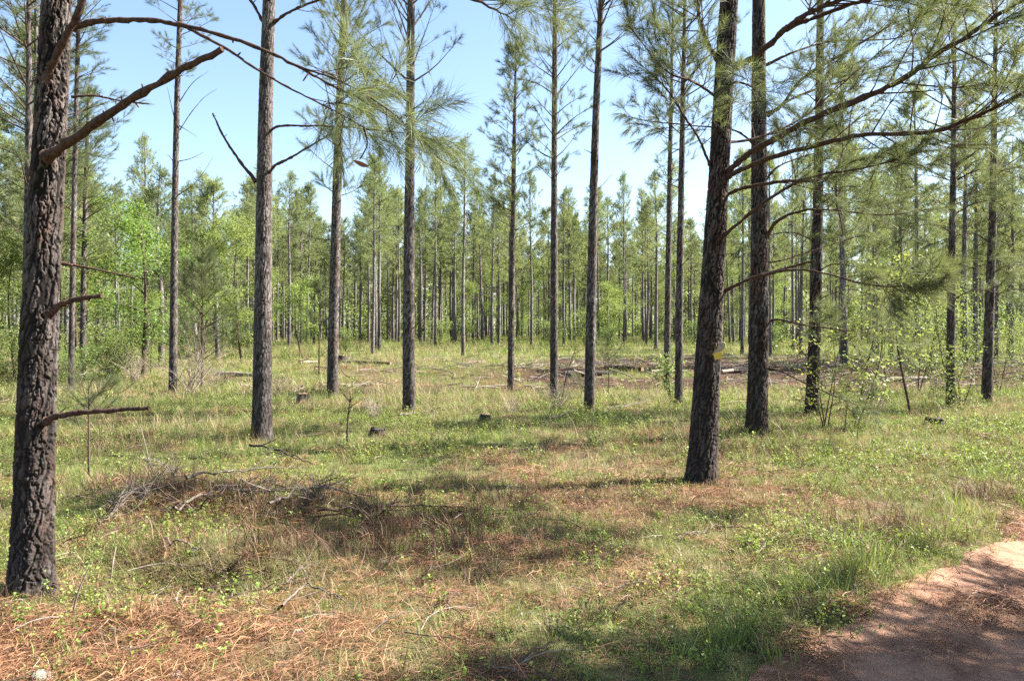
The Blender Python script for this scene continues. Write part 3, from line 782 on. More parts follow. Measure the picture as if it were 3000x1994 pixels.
# --- pines beyond the frame on the sunny side; their shade lies across the track and the clearing
for k, (x, y, H) in enumerate([(5.9, 4.55, 6.4), (7.1, 4.9, 6.3), (8.4, 5.2, 6.6), (6.3, 3.8, 6.6), (7.6, 3.9, 6.6), (5.3, 3.6, 6.0)]):
    root = empty("pine_tree", (x, y, float(gz(x, y))), "small pine beyond the right edge whose shade crosses the sandy track", "pine tree", "pines past the right edge")
    tb = trunk_builder([(0, 0, -.1), (0.05, 0, H * .5), (0, 0.05, H)], [.10, .07, .01], 16, 100, 300 + k, .01, None)
    link("trunk", tb.mesh("trunk", [M['bark_near']], True), root)
    c = link("crown", CROWN_MID[k % 4], root, (0.03, 0, 1.6)); c.rotation_euler.z = k * 1.3; c.scale = (1.35, 1.35, (H - 1.6) / 7.2)

# ------------------------------------------------------------------ the stand beyond the clearing
def far_trunk(seed):
    rng = RNG(seed); H = 13.0
    sw = rng.normal(size=2) * 0.06
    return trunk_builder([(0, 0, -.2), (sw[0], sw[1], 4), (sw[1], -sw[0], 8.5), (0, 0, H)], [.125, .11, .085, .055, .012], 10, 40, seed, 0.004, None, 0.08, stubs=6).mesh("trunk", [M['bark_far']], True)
FAR_TRUNK = [far_trunk(400 + i) for i in range(5)]

def far_pine(x, y, h, cl, rng, label, group, wide=1.0):
    root = empty("pine_tree", (x, y, float(gz(x, y)) - 0.03), label, "pine tree", group)
    root.rotation_euler = (rng.normal() * 0.012, rng.normal() * 0.012, rng.uniform(0, 6.28))
    t = link("trunk", FAR_TRUNK[rng.integers(5)], root)
    g = rng.uniform(0.85, 1.15) * wide ** 0.5
    t.scale = (g, g, h / 13.0)
    me = CROWN_FAR[rng.integers(5)]
    hh = CH[me.name]
    c = link("crown", me, root, (0, 0, h * (1 - cl)))
    s = h * cl / (hh - 0.2)
    c.scale = (wide * rng.uniform(.85, 1.1), wide * rng.uniform(.85, 1.1), s)
    return root
CH = {m.name: max(v.co.z for v in m.vertices) for m in CROWN_FAR}

rng = RNG(78)
for k, (x, y, H, cz) in enumerate([(-14.0, 23.5, 13.5, 4.5), (-15.6, 27.5, 14.0, 4.5), (-12.6, 20.8, 13.0, 5.5), (-17.5, 25.0, 14, 4.0)]):
    root = empty("pine_tree", (x, y, float(gz(x, y))), "tall dense crowned pine filling the upper left corner behind the leaning trunk", "pine tree", "tall pines in the upper left corner")
    tb = trunk_builder([(0, 0, -.1), (0.1, 0, H * .5), (0, 0.1, H)], [.13, .09, .01], 20, 160, 330 + k, .008, None, stubs=4)
    link("trunk", tb.mesh("trunk", [M['bark_near']], True), root)
    c = link("crown", CROWN_MID[(k + 1) % 4], root, (0.05, 0, cz)); c.rotation_euler.z = k * 2.1; c.scale = (1.35, 1.35, (H - cz) / 7.2)
rng = RNG(77)
placed = []
def ok(x, y, dmin):
    for a, c in placed:
        if (a - x) ** 2 + (c - y) ** 2 < dmin * dmin: return False
    placed.append((x, y)); return True

# slender trunks standing free in the clearing, from the photo (x, y of the foot)
free = [(867, 822, 390), (1067, 832, 340), (1224, 818, 420), (978, 808, 400), (1012, 790, 395), (638, 797, 420), (574, 805, 430), (1090, 805, 440), (1313, 795, 430), (1437, 812, 385), (1483, 800, 420),
        (695, 790, 480), (965, 800, 420), (1655, 800, 0), (1690, 810, 400), (1705, 806, 430), (1726, 815, 400), (1773, 835, 380), (1845, 830, 380), (468, 830, 420), (1040, 785, 450), (1112, 792, 440),
        (2052, 840, 390), (2248, 850, 400), (1380, 795, 460), (905, 785, 440)]
for i, (fx, fy, ty) in enumerate(free):
    d = 1.6 * F / (fy - HOR)
    d = min(d, 82.0) * 0.97
    x = (fx - CX) / F * d
    h = np.clip(1.6 + (HOR - ty) / F * d + 0.5, 11.5, 15.5)
    far_pine(x, d, h, rng.uniform(.5, .62), rng, "slender pine with bare trunk standing free at the clearing's far side", "slender pines on the clearing's far side", 0.95)
    placed.append((x, d))

count = 0
while count < 205:
    y = math.sqrt(rng.uniform(50 ** 2, 118 ** 2)); x = rng.uniform(-.72, .72) * y
    if not ok(x, y, 2.6): continue
    far_pine(x, y, rng.uniform(12.0, 14.8) - 0.012 * (y - 50), rng.uniform(.45, .6), rng, "close set pine in the tall stand beyond the clearing", "pines of the stand beyond the clearing")
    count += 1
count = 0
while count < 26:                                                   # thicker wood on the left
    y = rng.uniform(25, 52); x = rng.uniform(-.74, -.36) * y
    if x > -9.5 - 0.12 * (y - 25) or (-.51 < x / y < -.38 and y < 36) or not ok(x, y, 2.2): continue
    far_pine(x, y, rng.uniform(9.5, 13.5), rng.uniform(.55, .75), rng, "full crowned pine in the thick wood at the left", "pines of the left wood", 1.2)
    count += 1
count = 0
while count < 22:                                                   # and at the right
    y = rng.uniform(30, 52); x = rng.uniform(.40, .74) * y
    if not ok(x, y, 2.6): continue
    far_pine(x, y, rng.uniform(10.5, 13.5), rng.uniform(.5, .62), rng, "slim pine in the wood behind the scorched strip at the right", "pines of the right wood", 1.0)
    count += 1

# ------------------------------------------------------------------ scattering (stuff)
def scatter(name, label, cat, P, rot, scl, idx, protos, kind="stuff"):
    pc = bpy.data.collections.new(name + "_kinds")
    for i, me in enumerate(protos):
        o = bpy.data.objects.new("%s_kind_%02d" % (name, i), me); pc.objects.link(o)
    me = bpy.data.meshes.new(name)
    n = len(P); me.vertices.add(n); me.vertices.foreach_set("co", np.asarray(P, np.float32).ravel())
    for nm, typ, key, v in (("rot", 'FLOAT_VECTOR', "vector", rot), ("scl", 'FLOAT_VECTOR', "vector", scl)):
        at = me.attributes.new(nm, typ, 'POINT'); at.data.foreach_set(key, np.asarray(v, np.float32).ravel())
    at = me.attributes.new("idx", 'INT', 'POINT'); at.data.foreach_set("value", np.asarray(idx, np.int32))
    o = link(name, me)
    ng = bpy.data.node_groups.new(name + "_scatter", 'GeometryNodeTree')
    ng.interface.new_socket("Geometry", in_out='INPUT', socket_type='NodeSocketGeometry')
    ng.interface.new_socket("Geometry", in_out='OUTPUT', socket_type='NodeSocketGeometry')
    N = ng.nodes; gi = N.new("NodeGroupInput"); go = N.new("NodeGroupOutput")
    ip = N.new("GeometryNodeInstanceOnPoints"); ci = N.new("GeometryNodeCollectionInfo")
    ci.inputs["Collection"].default_value = pc; ci.inputs["Separate Children"].default_value = True; ci.inputs["Reset Children"].default_value = True
    def na(nm, t):
        x = N.new("GeometryNodeInputNamedAttribute"); x.data_type = t; x.inputs["Name"].default_value = nm; return x.outputs["Attribute"]
    er = N.new("FunctionNodeEulerToRotation")
    L = ng.links
    L.new(gi.outputs[0], ip.inputs["Points"]); L.new(ci.outputs[0], ip.inputs["Instance"])
    ip.inputs["Pick Instance"].default_value = True
    L.new(na("idx", 'INT'), ip.inputs["Instance Index"])
    L.new(na("rot", 'FLOAT_VECTOR'), er.inputs[0]); L.new(er.outputs[0], ip.inputs["Rotation"])
    L.new(na("scl", 'FLOAT_VECTOR'), ip.inputs["Scale"])
    L.new(ip.outputs[0], go.inputs[0])
    md = o.modifiers.new("scatter", 'NODES'); md.node_group = ng
    return tag(o, label, cat, None, kind)

# far woods that read as one mass
FAR_MASS = []
for i in range(4):
    b = pine_crown(500 + i, H=6.5, rmax=1.7, whorl=0.6, nb=4, nsub=4, per=1, sc=1.2, T=T_MASS, wood_ns=3)
    for k in range(len(b.V)): b.V[k] = b.V[k] + np.array([0, 0, 6.6])
    tb = trunk_builder([(0, 0, -.3), (.05, 0, 6), (0, 0, 13)], [.13, .1, .01], 6, 14, 520 + i, 0.0, None)
    b.add(tb.V[0], tb.Fm[0][0], 0.6, 2)
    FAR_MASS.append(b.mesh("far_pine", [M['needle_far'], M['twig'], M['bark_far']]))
P = []
rng = RNG(91)
while len(P) < 1950:
    y = math.sqrt(rng.uniform(74 ** 2, 290 ** 2)); x = rng.uniform(-.85, .85) * y
    P.append((x, y))
P = np.array(P); P = np.column_stack([P, gz(P[:, 0], P[:, 1]) - .05])
n = len(P)
scatter("pine_forest", "distant pine forest closing the view behind the stand", "forest", P, np.column_stack([np.zeros((n, 2)), rng.uniform(0, 6.28, n)]), np.repeat(rng.uniform(.85, 1.12, n)[:, None], 3, 1), rng.integers(0, 4, n), FAR_MASS)

# ------------------------------------------------------------------ broadleaf trees, shrubs and saplings
def leaves(b, C, rng, size, mat, n_each=1, fold=0.25):
    """one folded rhombus per centre"""
    C = np.asarray(C); n = len(C)
    d = rng.normal(size=(n, 3)); d[:, 2] = d[:, 2] * 0.5 - 0.15; d /= np.linalg.norm(d, axis=1)[:, None]
    s = np.cross(d, np.array([0, 0, 1.0]) + rng.normal(size=(n, 3)) * 0.5); s /= np.linalg.norm(s, axis=1)[:, None]
    u = np.cross(s, d)
    L = size * rng.uniform(.6, 1.3, n)[:, None]; W = L * 0.29
    V = np.stack([C, C + d * L * .45 + s * W + u * W * fold, C + d * L, C + d * L * .45 - s * W + u * W * fold], 1)
    i = np.arange(n)[:, None] * 4
    Fc = np.vstack([i + [0, 1, 2], i + [0, 2, 3]])
    b.add(V.reshape(-1, 3), Fc, np.repeat(rng.uniform(0, 1, n), 4), mat)

def broadleaf(seed, H, R, stems=1, nlimb=14, leaf=0.09, nleaf=3500, base=0.25, lean=0.1, trunk_r=0.06, twigs=2, clump=0.28):
    rng = RNG(seed); wood = MB(); tips = []
    for s in range(stems):
        a = rng.uniform(0, 6.28); l = lean * rng.uniform(.4, 1.4) * (1 if stems == 1 else 2.5)
        top = np.array([math.cos(a) * l * H, math.sin(a) * l * H, H * rng.uniform(.8, 1.0)])
        q = spline([np.zeros(3) + np.array([rng.normal() * .03, rng.normal() * .03, -.05]), top * .5 + rng.normal(size=3) * .05 * H * np.array([1, 1, .2]), top], 12)
        wood.tube(q, np.linspace(trunk_r, trunk_r * .15, 12), 6)
        for k in range(nlimb):
            t = base + (1 - base) * (k + rng.uniform()) / nlimb
            i = min(int(t * 11), 10); p = q[i]
            an = rng.uniform(0, 6.28); el = rng.uniform(.1, .8)
            ll = R * (0.35 + 0.65 * math.sin(math.pi * min(1, (t - base) / (1 - base) * .85 + .12))) * rng.uniform(.6, 1.2)
            d = np.array([math.cos(an) * math.cos(el), math.sin(an) * math.cos(el), math.sin(el)])
            qq = spline([p, p + d * ll * .5 + rng.normal(size=3) * .06 * ll, p + d * ll + np.array([0, 0, -.08 * ll])], 6)
            wood.tube(qq, np.linspace(trunk_r * .4 * (1.1 - t), .004, 6), 4, 0, 0.5, False)
            for m in range(twigs + 1):
                u = rng.uniform(.35, 1); j = min(int(u * 5), 4)
                e = qq[j] + nrm(d + rng.normal(size=3) * .8) * ll * rng.uniform(.12, .4)
                wood.tube(np.stack([qq[j], e]), np.array([.006, .003]), 3, 0, 0.5, False)
                tips += [e, (e + qq[j]) / 2, qq[j + 1] if j < 4 else qq[-1]]
    tips = np.array(tips)
    C = tips[rng.integers(0, len(tips), nleaf)] + rng.normal(size=(nleaf, 3)) * np.array([clump, clump, clump * .55])
    fol = MB(); leaves(fol, C, rng, leaf, 0)
    return wood, fol

def leafy(name, label, cat, proto, loc, rz=0.0, s=1.0, group=None):
    root = empty(name, loc, label, cat, group); root.rotation_euler.z = rz; root.scale = (s, s, s)
    link("trunk", proto[0], root); link("crown", proto[1], root)
    return root

def proto(seed, wmat='twig', lmat='leaf', **k):
    w, f = broadleaf(seed, **k)
    return w.mesh("trunk", [M[wmat]], True), f.mesh("crown", [M[lmat]])

BL = [proto(600, H=9.0, R=2.6, nlimb=22, leaf=.115, nleaf=10500, trunk_r=.09, clump=.33, lmat='leaf'),
      proto(601, H=7.0, R=2.0, nlimb=18, leaf=.11, nleaf=7000, trunk_r=.06, clump=.35, lmat='leaf'),
      proto(602, H=8.5, R=2.4, nlimb=22, leaf=.11, nleaf=9500, trunk_r=.09, clump=.30, lmat='leaf_dark'),
      proto(603, H=7.8, R=2.5, nlimb=26, leaf=.10, nleaf=12000, trunk_r=.09, clump=.27, lmat='leaf_bright')]
SH = [proto(610, H=2.4, R=1.2, stems=4, nlimb=9, leaf=.085, nleaf=2600, base=.1, trunk_r=.02, clump=.16, lmat='leaf'),
      proto(611, H=1.8, R=1.1, stems=5, nlimb=8, leaf=.08, nleaf=2200, base=.1, trunk_r=.018, clump=.15, lmat='leaf_dark'),
      proto(612, H=2.8, R=1.2, stems=3, nlimb=10, leaf=.05, nleaf=2600, base=.15, trunk_r=.02, clump=.2, lmat='leaf')]
rng = RNG(33)
leafy("broadleaf_tree", "bright green leafy tree at the edge of the left wood", "tree", BL[3], (-13.3, 29, float(gz(-13.3, 29))), 1.0, 1.0)
leafy("broadleaf_tree", "pale green leafy tree beside the bright green one in the left wood", "tree", BL[0], (-19.5, 36, float(gz(-19.5, 36))), 2.0, 1.0)
left_trees = [(-17.0, 27.5, .75, 1), (-12.8, 38, .8, 0), (-20.5, 31, .8, 1), (-22, 40, .9, 2), (-16.5, 42, .8, 0), (-13.5, 30, .5, 1), (-24.5, 36, .9, 0), (-11.8, 45, .7, 1)]
for i, (x, y, s, k) in enumerate(left_trees):
    leafy("broadleaf_tree", "light green young tree filling the thick wood at the left", "tree", BL[k], (x, y, float(gz(x, y))), i * 1.1, s, "young leafy trees in the left wood")
mids = [(-4, 72, .85, 1), (3.2, 76, .9, 0), (8.5, 70, .85, 1), (14, 73, .9, 0), (6, 84, 1., 2), (-22, 72, .8, 0), (12, 88, .95, 1), (24, 74, .8, 0), (-2, 84, .9, 0), (20, 76, .9, 2), (35, 70, .95, 0), (-28, 72, .95, 1), (1, 96, 1, 1), (28, 84, .9, 1), (-13, 90, .9, 0), (10, 92, 1, 0), (38, 54, .8, 0), (-32, 60, .9, 2)]
for i, (x, y, s, k) in enumerate(mids):
    leafy("broadleaf_tree", "yellow green young tree growing under the pines beyond the clearing", "tree", BL[k], (x, y, float(gz(x, y))), i * 1.7, s, "young leafy trees under the far pines")
for i in range(18):
    y = rng.uniform(50, 84); x = rng.uniform(-.66, .66) * y
    leafy("leafy_shrub", "low green shrub along the foot of the far pines", "shrub", SH[i % 2], (x, y, float(gz(x, y))), i * 0.9, rng.uniform(.7, 1.5), "shrubs along the foot of the far pines")
for i in range(12):
    y = rng.uniform(23, 34); x = rng.uniform(-.68, -.46) * y
    leafy("leafy_shrub", "green undergrowth shrub at the edge of the left wood", "shrub", SH[i % 2], (x, y, float(gz(x, y))), i * 0.9, rng.uniform(.5, .9), "undergrowth shrubs of the left wood")
for i in range(10):
    y = rng.uniform(19, 36); x = rng.uniform(.42, .68) * y
    leafy("leafy_shrub", "pale feathery shrub among the pines at the right edge", "shrub", SH[2], (x, y, float(gz(x, y))), i * 0.9, rng.uniform(.6, 1.2), "shrubs at the right edge")

P = []
while len(P) < 380:
    y = math.sqrt(rng.uniform(85 ** 2, 260 ** 2)); x = rng.uniform(-.85, .85) * y
    P.append((x, y))
P = np.array(P); P = np.column_stack([P, gz(P[:, 0], P[:, 1]) - .05]); n = len(P)
def joined(seed, lmat, **k):
    w, f = broadleaf(seed, **k)
    return f.mesh("undergrowth", [M[lmat], M['twig']])
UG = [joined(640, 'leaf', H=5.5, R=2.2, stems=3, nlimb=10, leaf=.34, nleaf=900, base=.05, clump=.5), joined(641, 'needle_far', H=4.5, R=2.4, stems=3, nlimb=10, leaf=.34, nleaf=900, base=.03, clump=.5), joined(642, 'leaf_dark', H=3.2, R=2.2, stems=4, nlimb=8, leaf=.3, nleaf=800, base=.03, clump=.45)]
scatter("undergrowth", "green undergrowth filling the distance between the far trunks", "undergrowth", P, np.column_stack([np.zeros((n, 2)), rng.uniform(0, 6.28, n)]), np.repeat(rng.uniform(.7, 1.5, n)[:, None], 3, 1), rng.integers(0, 3, n), UG)

def px_leafy(label, cat, name, pr, xd, yd, rz=0.0, s=1.0, group=None):
    x, y = px_ground(xd, yd)
    return leafy(name, label, cat, pr, (x, y, float(gz(x, y)) - .02), rz, s, group)

SAP = proto(620, H=3.3, R=.85, stems=2, nlimb=13, leaf=.07, nleaf=950, base=.15, trunk_r=.016, clump=.08, twigs=4, lmat='leaf_yellow')
px_leafy("yellow green sapling with broad new leaves beside the third dark pine", "sapling", "leafy_sapling", SAP, 1968, 985, .6, 1.0)
px_leafy("small sprawling sapling with yellow green leaves between two dark pines", "sapling", "leafy_sapling", proto(621, H=1.9, R=.9, stems=4, nlimb=9, leaf=.065, nleaf=700, base=.2, trunk_r=.012, clump=.08, twigs=4, lmat='leaf_yellow'), 1900, 985, 2.0)
FE = proto(622, H=3.6, R=1.3, stems=2, nlimb=16, leaf=.055, nleaf=4200, base=.18, trunk_r=.02, clump=.16, twigs=3, lmat='leaf')
px_leafy("feathery pale green young tree left of the crooked slim pine", "sapling", "leafy_sapling", FE, 2115, 905, 1.0, 1.0)
px_leafy("crooked dark stemmed sapling with thin green leaves near the scorched brush", "sapling", "leafy_sapling", proto(623, H=3.4, R=.7, stems=1, nlimb=10, leaf=.055, nleaf=900, base=.4, lean=.08, trunk_r=.028, clump=.12, lmat='leaf'), 2108, 958, 3.0)
px_leafy("green bush at the foot of the thin pine behind", "bush", "leafy_bush", proto(624, H=1.35, R=.5, stems=4, nlimb=8, leaf=.06, nleaf=1100, base=.08, trunk_r=.010, clump=.10, lmat='leaf'), 1540, 922, 0)
px_leafy("green leaves clinging round the foot of the crooked slim pine", "bush", "leafy_bush", proto(625, H=1.6, R=.55, stems=4, nlimb=8, leaf=.06, nleaf=1000, base=.05, trunk_r=.010, clump=.12, lmat='leaf'), 2215, 950, 0)
px_leafy("leafy bush left of the small young pine", "bush", "leafy_bush", proto(626, H=1.9, R=.9, stems=4, nlimb=9, leaf=.07, nleaf=1600, base=.1, trunk_r=.012, clump=.14, lmat='leaf'), 285, 850, 0, 1.2)

# bare brown brush
def bare_bush(seed, H, n, mat='deadwood', flat=1.0):
    rng = RNG(seed); b = MB()
    for i in range(n):
        a = rng.uniform(0, 6.28); l = rng.uniform(.5, 1) * H; e = rng.uniform(.5, 1.35) * flat
        d = np.array([math.cos(a) * math.cos(e), math.sin(a) * math.cos(e), math.sin(e)])
        q = spline([rng.normal(size=3) * .05 * H * np.array([1, 1, 0]), d * l * .5 + rng.normal(size=3) * .05, d * l + np.array([0, 0, -.2 * l * rng.uniform()])], 6)
        b.tube(q, np.linspace(.007, .002, 6), 3, 0, .5, False)
        for k in range(3):
            j = rng.integers(2, 5); e2 = q[j] + nrm(d + rng.normal(size=3) * .7) * l * .35
            b.tube(np.stack([q[j], e2]), np.array([.004, .0015]), 3, 0, .5, False)
    return b.mesh("brush", [M[mat]], True)
BB = [bare_bush(630, 1.4, 40), bare_bush(631, 1.0, 34)]
BP = [bare_bush(632, .50, 10, 'greywood', .6), bare_bush(633, .42, 9, 'twig', .6)]
for i, (xd, yd, s, lab) in enumerate([(440, 905, 1.35, "tan leafless brush left of the mauve grey pine's foot"), (500, 895, 1.1, "tan leafless brush right of the mauve grey pine's foot"), (310, 880, 1.2, "tan leafless brush behind the thin pale pine"),
                                (640, 905, .7, "small leafless brush behind the pale barked pine"), (1285, 945, .7, "thin leafless brush at the thin pine's foot"), (1180, 955, .5, "tiny leafless brush in front of the slim feathery pine"), (2010, 960, .7, "leafless brush beneath the yellow green sapling"),
                                (860, 965, .6, "leafless brush beside the pine on wood chips")]):
    x, y = px_ground(xd, yd)
    o = link("bare_brush", BB[i % 2], None, (x, y, float(gz(x, y)))); o.scale = (s, s, s); o.rotation_euler.z = i * 1.3
    tag(o, lab, "brush")

for i, (xd, yd, s, lab) in enumerate([(330, 1165, 1.0, "tangle of dead twigs at the left end of the brush pile"), (450, 1185, 1.1, "tangle of dead twigs in the brush pile under the tall thin stem"), (560, 1150, 1.0, "tangle of dead twigs at the back of the brush pile"),
                                       (640, 1200, 1.1, "tangle of dead twigs below the arching pale branch"), (740, 1160, .9, "tangle of dead twigs at the right end of the brush pile"), (520, 1330, .8, "tangle of dead twigs in the hollow below the brush pile"), (250, 1200, 1.2, "tangle of dead twigs right of the leaning trunk"), (860, 1205, 1.0, "tangle of dead twigs at the left end of the dark fallen branch"), (400, 1110, 1.1, "tangle of dead twigs on the bank behind the brush pile")]):
    x, y = px_ground(xd, yd)
    o = link("twig_tangle", BP[i % 2], None, (x, y, float(gz(x, y)) + .03)); o.scale = (s, s, s); o.rotation_euler.z = i * 1.9
    tag(o, lab, "twigs")

# young pines
def young_pine(label, xd, yd, H, R, seed, T=T_MID, sc=1.0, thin=False, needle='needle'):
    x, y = px_ground(xd, yd); z = float(gz(x, y))
    root = empty("pine_sapling", (x, y, z), label, "pine sapling")
    b = MB(); rg = RNG(seed)
    b.tube(spline([(0, 0, -.05), (rg.normal() * .03, 0, H * .5), (0, 0, H * .98)], 8), np.linspace(.006 + .009 * H, .004, 8), 6)
    link("trunk", b.mesh("trunk", [M['twig']], True), root)
    k = 0.18 * H if not thin else 0.55 * H
    c = pine_crown(seed, H=H - k, rmax=R, whorl=max(.12, .10 * H), nb=5 if not thin else 3, nsub=5, per=2, sc=sc, T=T, low=.8).mesh("crown", [M[needle], M['twig']])
    link("crown", c, root, (0, 0, k))
young_pine("soft drooping young pine at the clearing's left side", 465, 892, 4.2, 1.25, 701)
young_pine("young bushy pine behind the leafless brush at the left", 395, 850, 5.0, 1.5, 702)
young_pine("spindly young pine with a bare stem behind the grey pine", 735, 868, 3.4, .45, 703, thin=True, sc=.8)
young_pine("dark feathery seedling between the leaning trunk and the pale pine", 205, 1100, 1.1, .34, 704, T_NEAR, .4, True)
young_pine("small feathery evergreen right of the tall grey pine", 1400, 918, 1.35, .36, 705, sc=.45, thin=True)
young_pine("tiny evergreen seedling at the tall grey pine's foot", 1338, 932, .7, .2, 706, sc=.3, thin=True)

# ------------------------------------------------------------------ grass, weeds, straw
def blades(rng, n, h, spread, w, lean=0.5, curve=0.4):
    a = rng.uniform(0, 6.28, n); r = spread * np.sqrt(rng.uniform(0, 1, n))
    base = np.stack([r * np.cos(a), r * np.sin(a), np.full(n, -.01)], -1)
    la = a + rng.normal(size=n) * .9; le = np.abs(rng.normal(size=n)) * lean
    hh = h * rng.uniform(.45, 1.15, n)
    d = np.stack([np.cos(la) * np.sin(le), np.sin(la) * np.sin(le), np.cos(le)], -1)
    out = np.stack([np.cos(la), np.sin(la), -0.35 + 0 * la], -1) * (curve * hh * rng.uniform(.2, 1.2, n))[:, None]
    side = np.stack([-np.sin(la + rng.normal(size=n) * .8), np.cos(la), 0 * la], -1) * (w * rng.uniform(.6, 1.3, n))[:, None]
    mid = base + d * (hh * .55)[:, None] + out * .25; tip = base + d * hh[:, None] + out
    V = np.stack([base - side, base + side, mid + side * .8, mid - side * .8, tip], 1)
    i = np.arange(n)[:, None] * 5
    Fc = np.vstack([i + [0, 1, 2], i + [0, 2, 3], i + [3, 2, 4]])
    return V.reshape(-1, 3), Fc, np.repeat(rng.uniform(0, 1, n), 5)

def tuft(seed, mat, **k):
    b = MB(); b.add(*blades(RNG(seed), **k)); return b.mesh("tuft", [M[mat]])

def straw(seed, n, R, w=.0016, L=.17, hgt=.035):
    rng = RNG(seed); b = MB()
    c = rng.normal(size=(n, 3)) * np.array([R * .5, R * .5, 0]); c[:, 2] = rng.uniform(0.0, hgt, n) * np.exp(-np.hypot(c[:, 0], c[:, 1]) / R)+.004
    a = rng.uniform(0, 6.28, n); e = rng.normal(size=n) * .16
    d = np.stack([np.cos(a) * np.cos(e), np.sin(a) * np.cos(e), np.sin(e)], -1) * (L * rng.uniform(.5, 1.1, n) / 2)[:, None]
    s = np.stack([-np.sin(a), np.cos(a), rng.normal(size=n) * .6], -1) * (w * rng.uniform(.7, 1.4, n))[:, None]
    arch = np.array([0, 0, 1]) * (rng.uniform(-.004, .016, n))[:, None] + s / w * .012 * rng.normal(size=n)[:, None]
    V = np.stack([c - d - s * .5, c - d + s * .5, c + arch + s, c + arch - s, c + d], 1)
    i = np.arange(n)[:, None] * 5
    b.add(V.reshape(-1, 3), np.vstack([i + [0, 1, 2], i + [0, 2, 3], i + [3, 2, 4]]), np.repeat(rng.uniform(0, 1, n), 5))
    return b.mesh("straw", [M['straw']])

def weed(seed, H, n, leaf, mat='weed'):
    rng = RNG(seed); b = MB()
    for s in range(n):
        a = rng.uniform(0, 6.28); e = rng.uniform(.5, 1.4); h = H * rng.uniform(.5, 1.1)
        d = np.array([math.cos(a) * math.cos(e), math.sin(a) * math.cos(e), math.sin(e)])
        p0 = rng.normal(size=3) * np.array([.03, .03, 0]); q = spline([p0, p0 + d * h * .5, p0 + d * h + np.array([0, 0, -.1 * h])], 5)
        b.tube(q, np.linspace(.0022, .001, 5), 3, 1, .5, False)
        m = int(5 + H * 18)
        C = q[0] + (q[-1] - q[0]) * rng.uniform(.3, 1, m)[:, None] + rng.normal(size=(m, 3)) * .012
        leaves(b, C, rng, leaf, 0)
    return b.mesh("weed", [M[mat], M['twig']])

GR = [tuft(800 + i, 'grass', n=14, h=[.10, .14, .18, .12][i], spread=[.07, .05, .05, .09][i], w=.0022, lean=.45, curve=.5) for i in range(4)]
GT = [tuft(806 + i, 'grass', n=16, h=[.30, .38][i], spread=.07, w=.0026, lean=.3, curve=.5) for i in range(2)]
DR = [tuft(810 + i, 'dry', n=13, h=[.12, .17, .22, .14][i], spread=[.08, .05, .06, .1][i], w=.0018, lean=.7, curve=.45) for i in range(4)]
DT = [tuft(816 + i, 'dry', n=16, h=[.42, .55, .34][i], spread=.09, w=.0022, lean=.28, curve=.35) for i in range(3)]
ST = [straw(820 + i, [90, 110, 100][i], .20, .0012, [.15, .13, .16][i]) for i in range(3)]
WD = [weed(830, .14, 4, .022), weed(831, .20, 5, .026), weed(832, .10, 4, .02), weed(833, .30, 4, .03)]

def field(n_per, y0, y1, seed, dens, half=.72, pad=1.2):
    """random points in the view wedge between two depths, thinned by dens(x, y)"""
    rng = RNG(seed)
    area = half * (y1 ** 2 - y0 ** 2) + 2 * pad * (y1 - y0)
    n = int(area * n_per)
    y = rng.uniform(0, 1, n); W0 = half * y0 + pad; W1 = half * y1 + pad
    yy = (-W0 + np.sqrt(W0 ** 2 + y * (W1 ** 2 - W0 ** 2))) / (W1 - W0) * (y1 - y0) + y0
    xx = rng.uniform(-1, 1, n) * (half * yy + pad)
    keep = rng.uniform(0, 1, n) < dens(xx, yy)
    return xx[keep], yy[keep]

def off_road(x, y):
    return sstep(0.10, -0.18, road_d(x, y))
def off_burn(x, y):
    return 1 - .92 * burn_amt(x, y)

def layer(name, label, cat, protos, bands, seed, tilt=.12, dz=0.0):
    rng = RNG(seed); X = []; Y = []; S = []
    for k, (n_per, y0, y1, sc, dens) in enumerate(bands):
        x, y = field(n_per, y0, y1, seed * 10 + k, dens)
        X.append(x); Y.append(y); S.append(sc * rng.uniform(.65, 1.35, len(x)))
    X = np.concatenate(X); Y = np.concatenate(Y); S = np.concatenate(S); n = len(X)
    P = np.column_stack([X, Y, gz(X, Y) + dz])
    rot = np.column_stack([rng.normal(size=n) * tilt, rng.normal(size=n) * tilt, rng.uniform(0, 6.28, n)])
    print(name, n)
    return scatter(name, label, cat, P, rot, np.repeat(S[:, None], 3, 1), rng.integers(0, len(protos), n), protos)

gd = lambda x, y: off_road(x, y) * off_burn(x, y) * (0.14 + 0.3 * green_amt(x, y) + 0.56 * green_amt(x, y) * sstep(.28, .48, fbm(x / .8, y / .8, 91)))
nl = lambda x, y: 1 - .8 * np.clip(1.25 * np.exp(-(((x + 2.3) / 2.0) ** 2 + ((y - 3.7) / 0.9) ** 2)), 0, 1)
dd = lambda x, y: nl(x, y) * off_road(x, y) * off_burn(x, y) * (0.20 + .60 * sstep(.60, .36, fbm(x / 1.5, y / 1.5, 93)))
sd_ = lambda x, y: sstep(0.5, -0.1, road_d(x, y)) * (0.05 + 1.2 * np.clip(1 - green_amt(x, y) - .3, 0, 1) + .12 * sstep(.45, .6, fbm(x / 1.1, y / 1.1, 95)))
wd = lambda x, y: off_road(x, y) * off_burn(x, y) * sstep(.43, .55, fbm(x / 1.2, y / 1.2, 97)) * (.3 + .7 * sstep(.4, .55, fbm(x / .4, y / .4, 98))) * (.25 + .75 * green_amt(x, y))
tall = lambda x, y: off_road(x, y) * (1 - sstep(.02, .2, burn_amt(x, y))) * sstep(.44, .62, fbm(x / 3.0, y / 3.0, 99)) * (1 - .9 * sstep(-1, 4, x) * sstep(15, 19, y))
edge = lambda x, y: np.exp(-((road_d(x, y) + .22) / .22) ** 2) * sstep(.35, .55, fbm(x / .6, y / .6, 101))

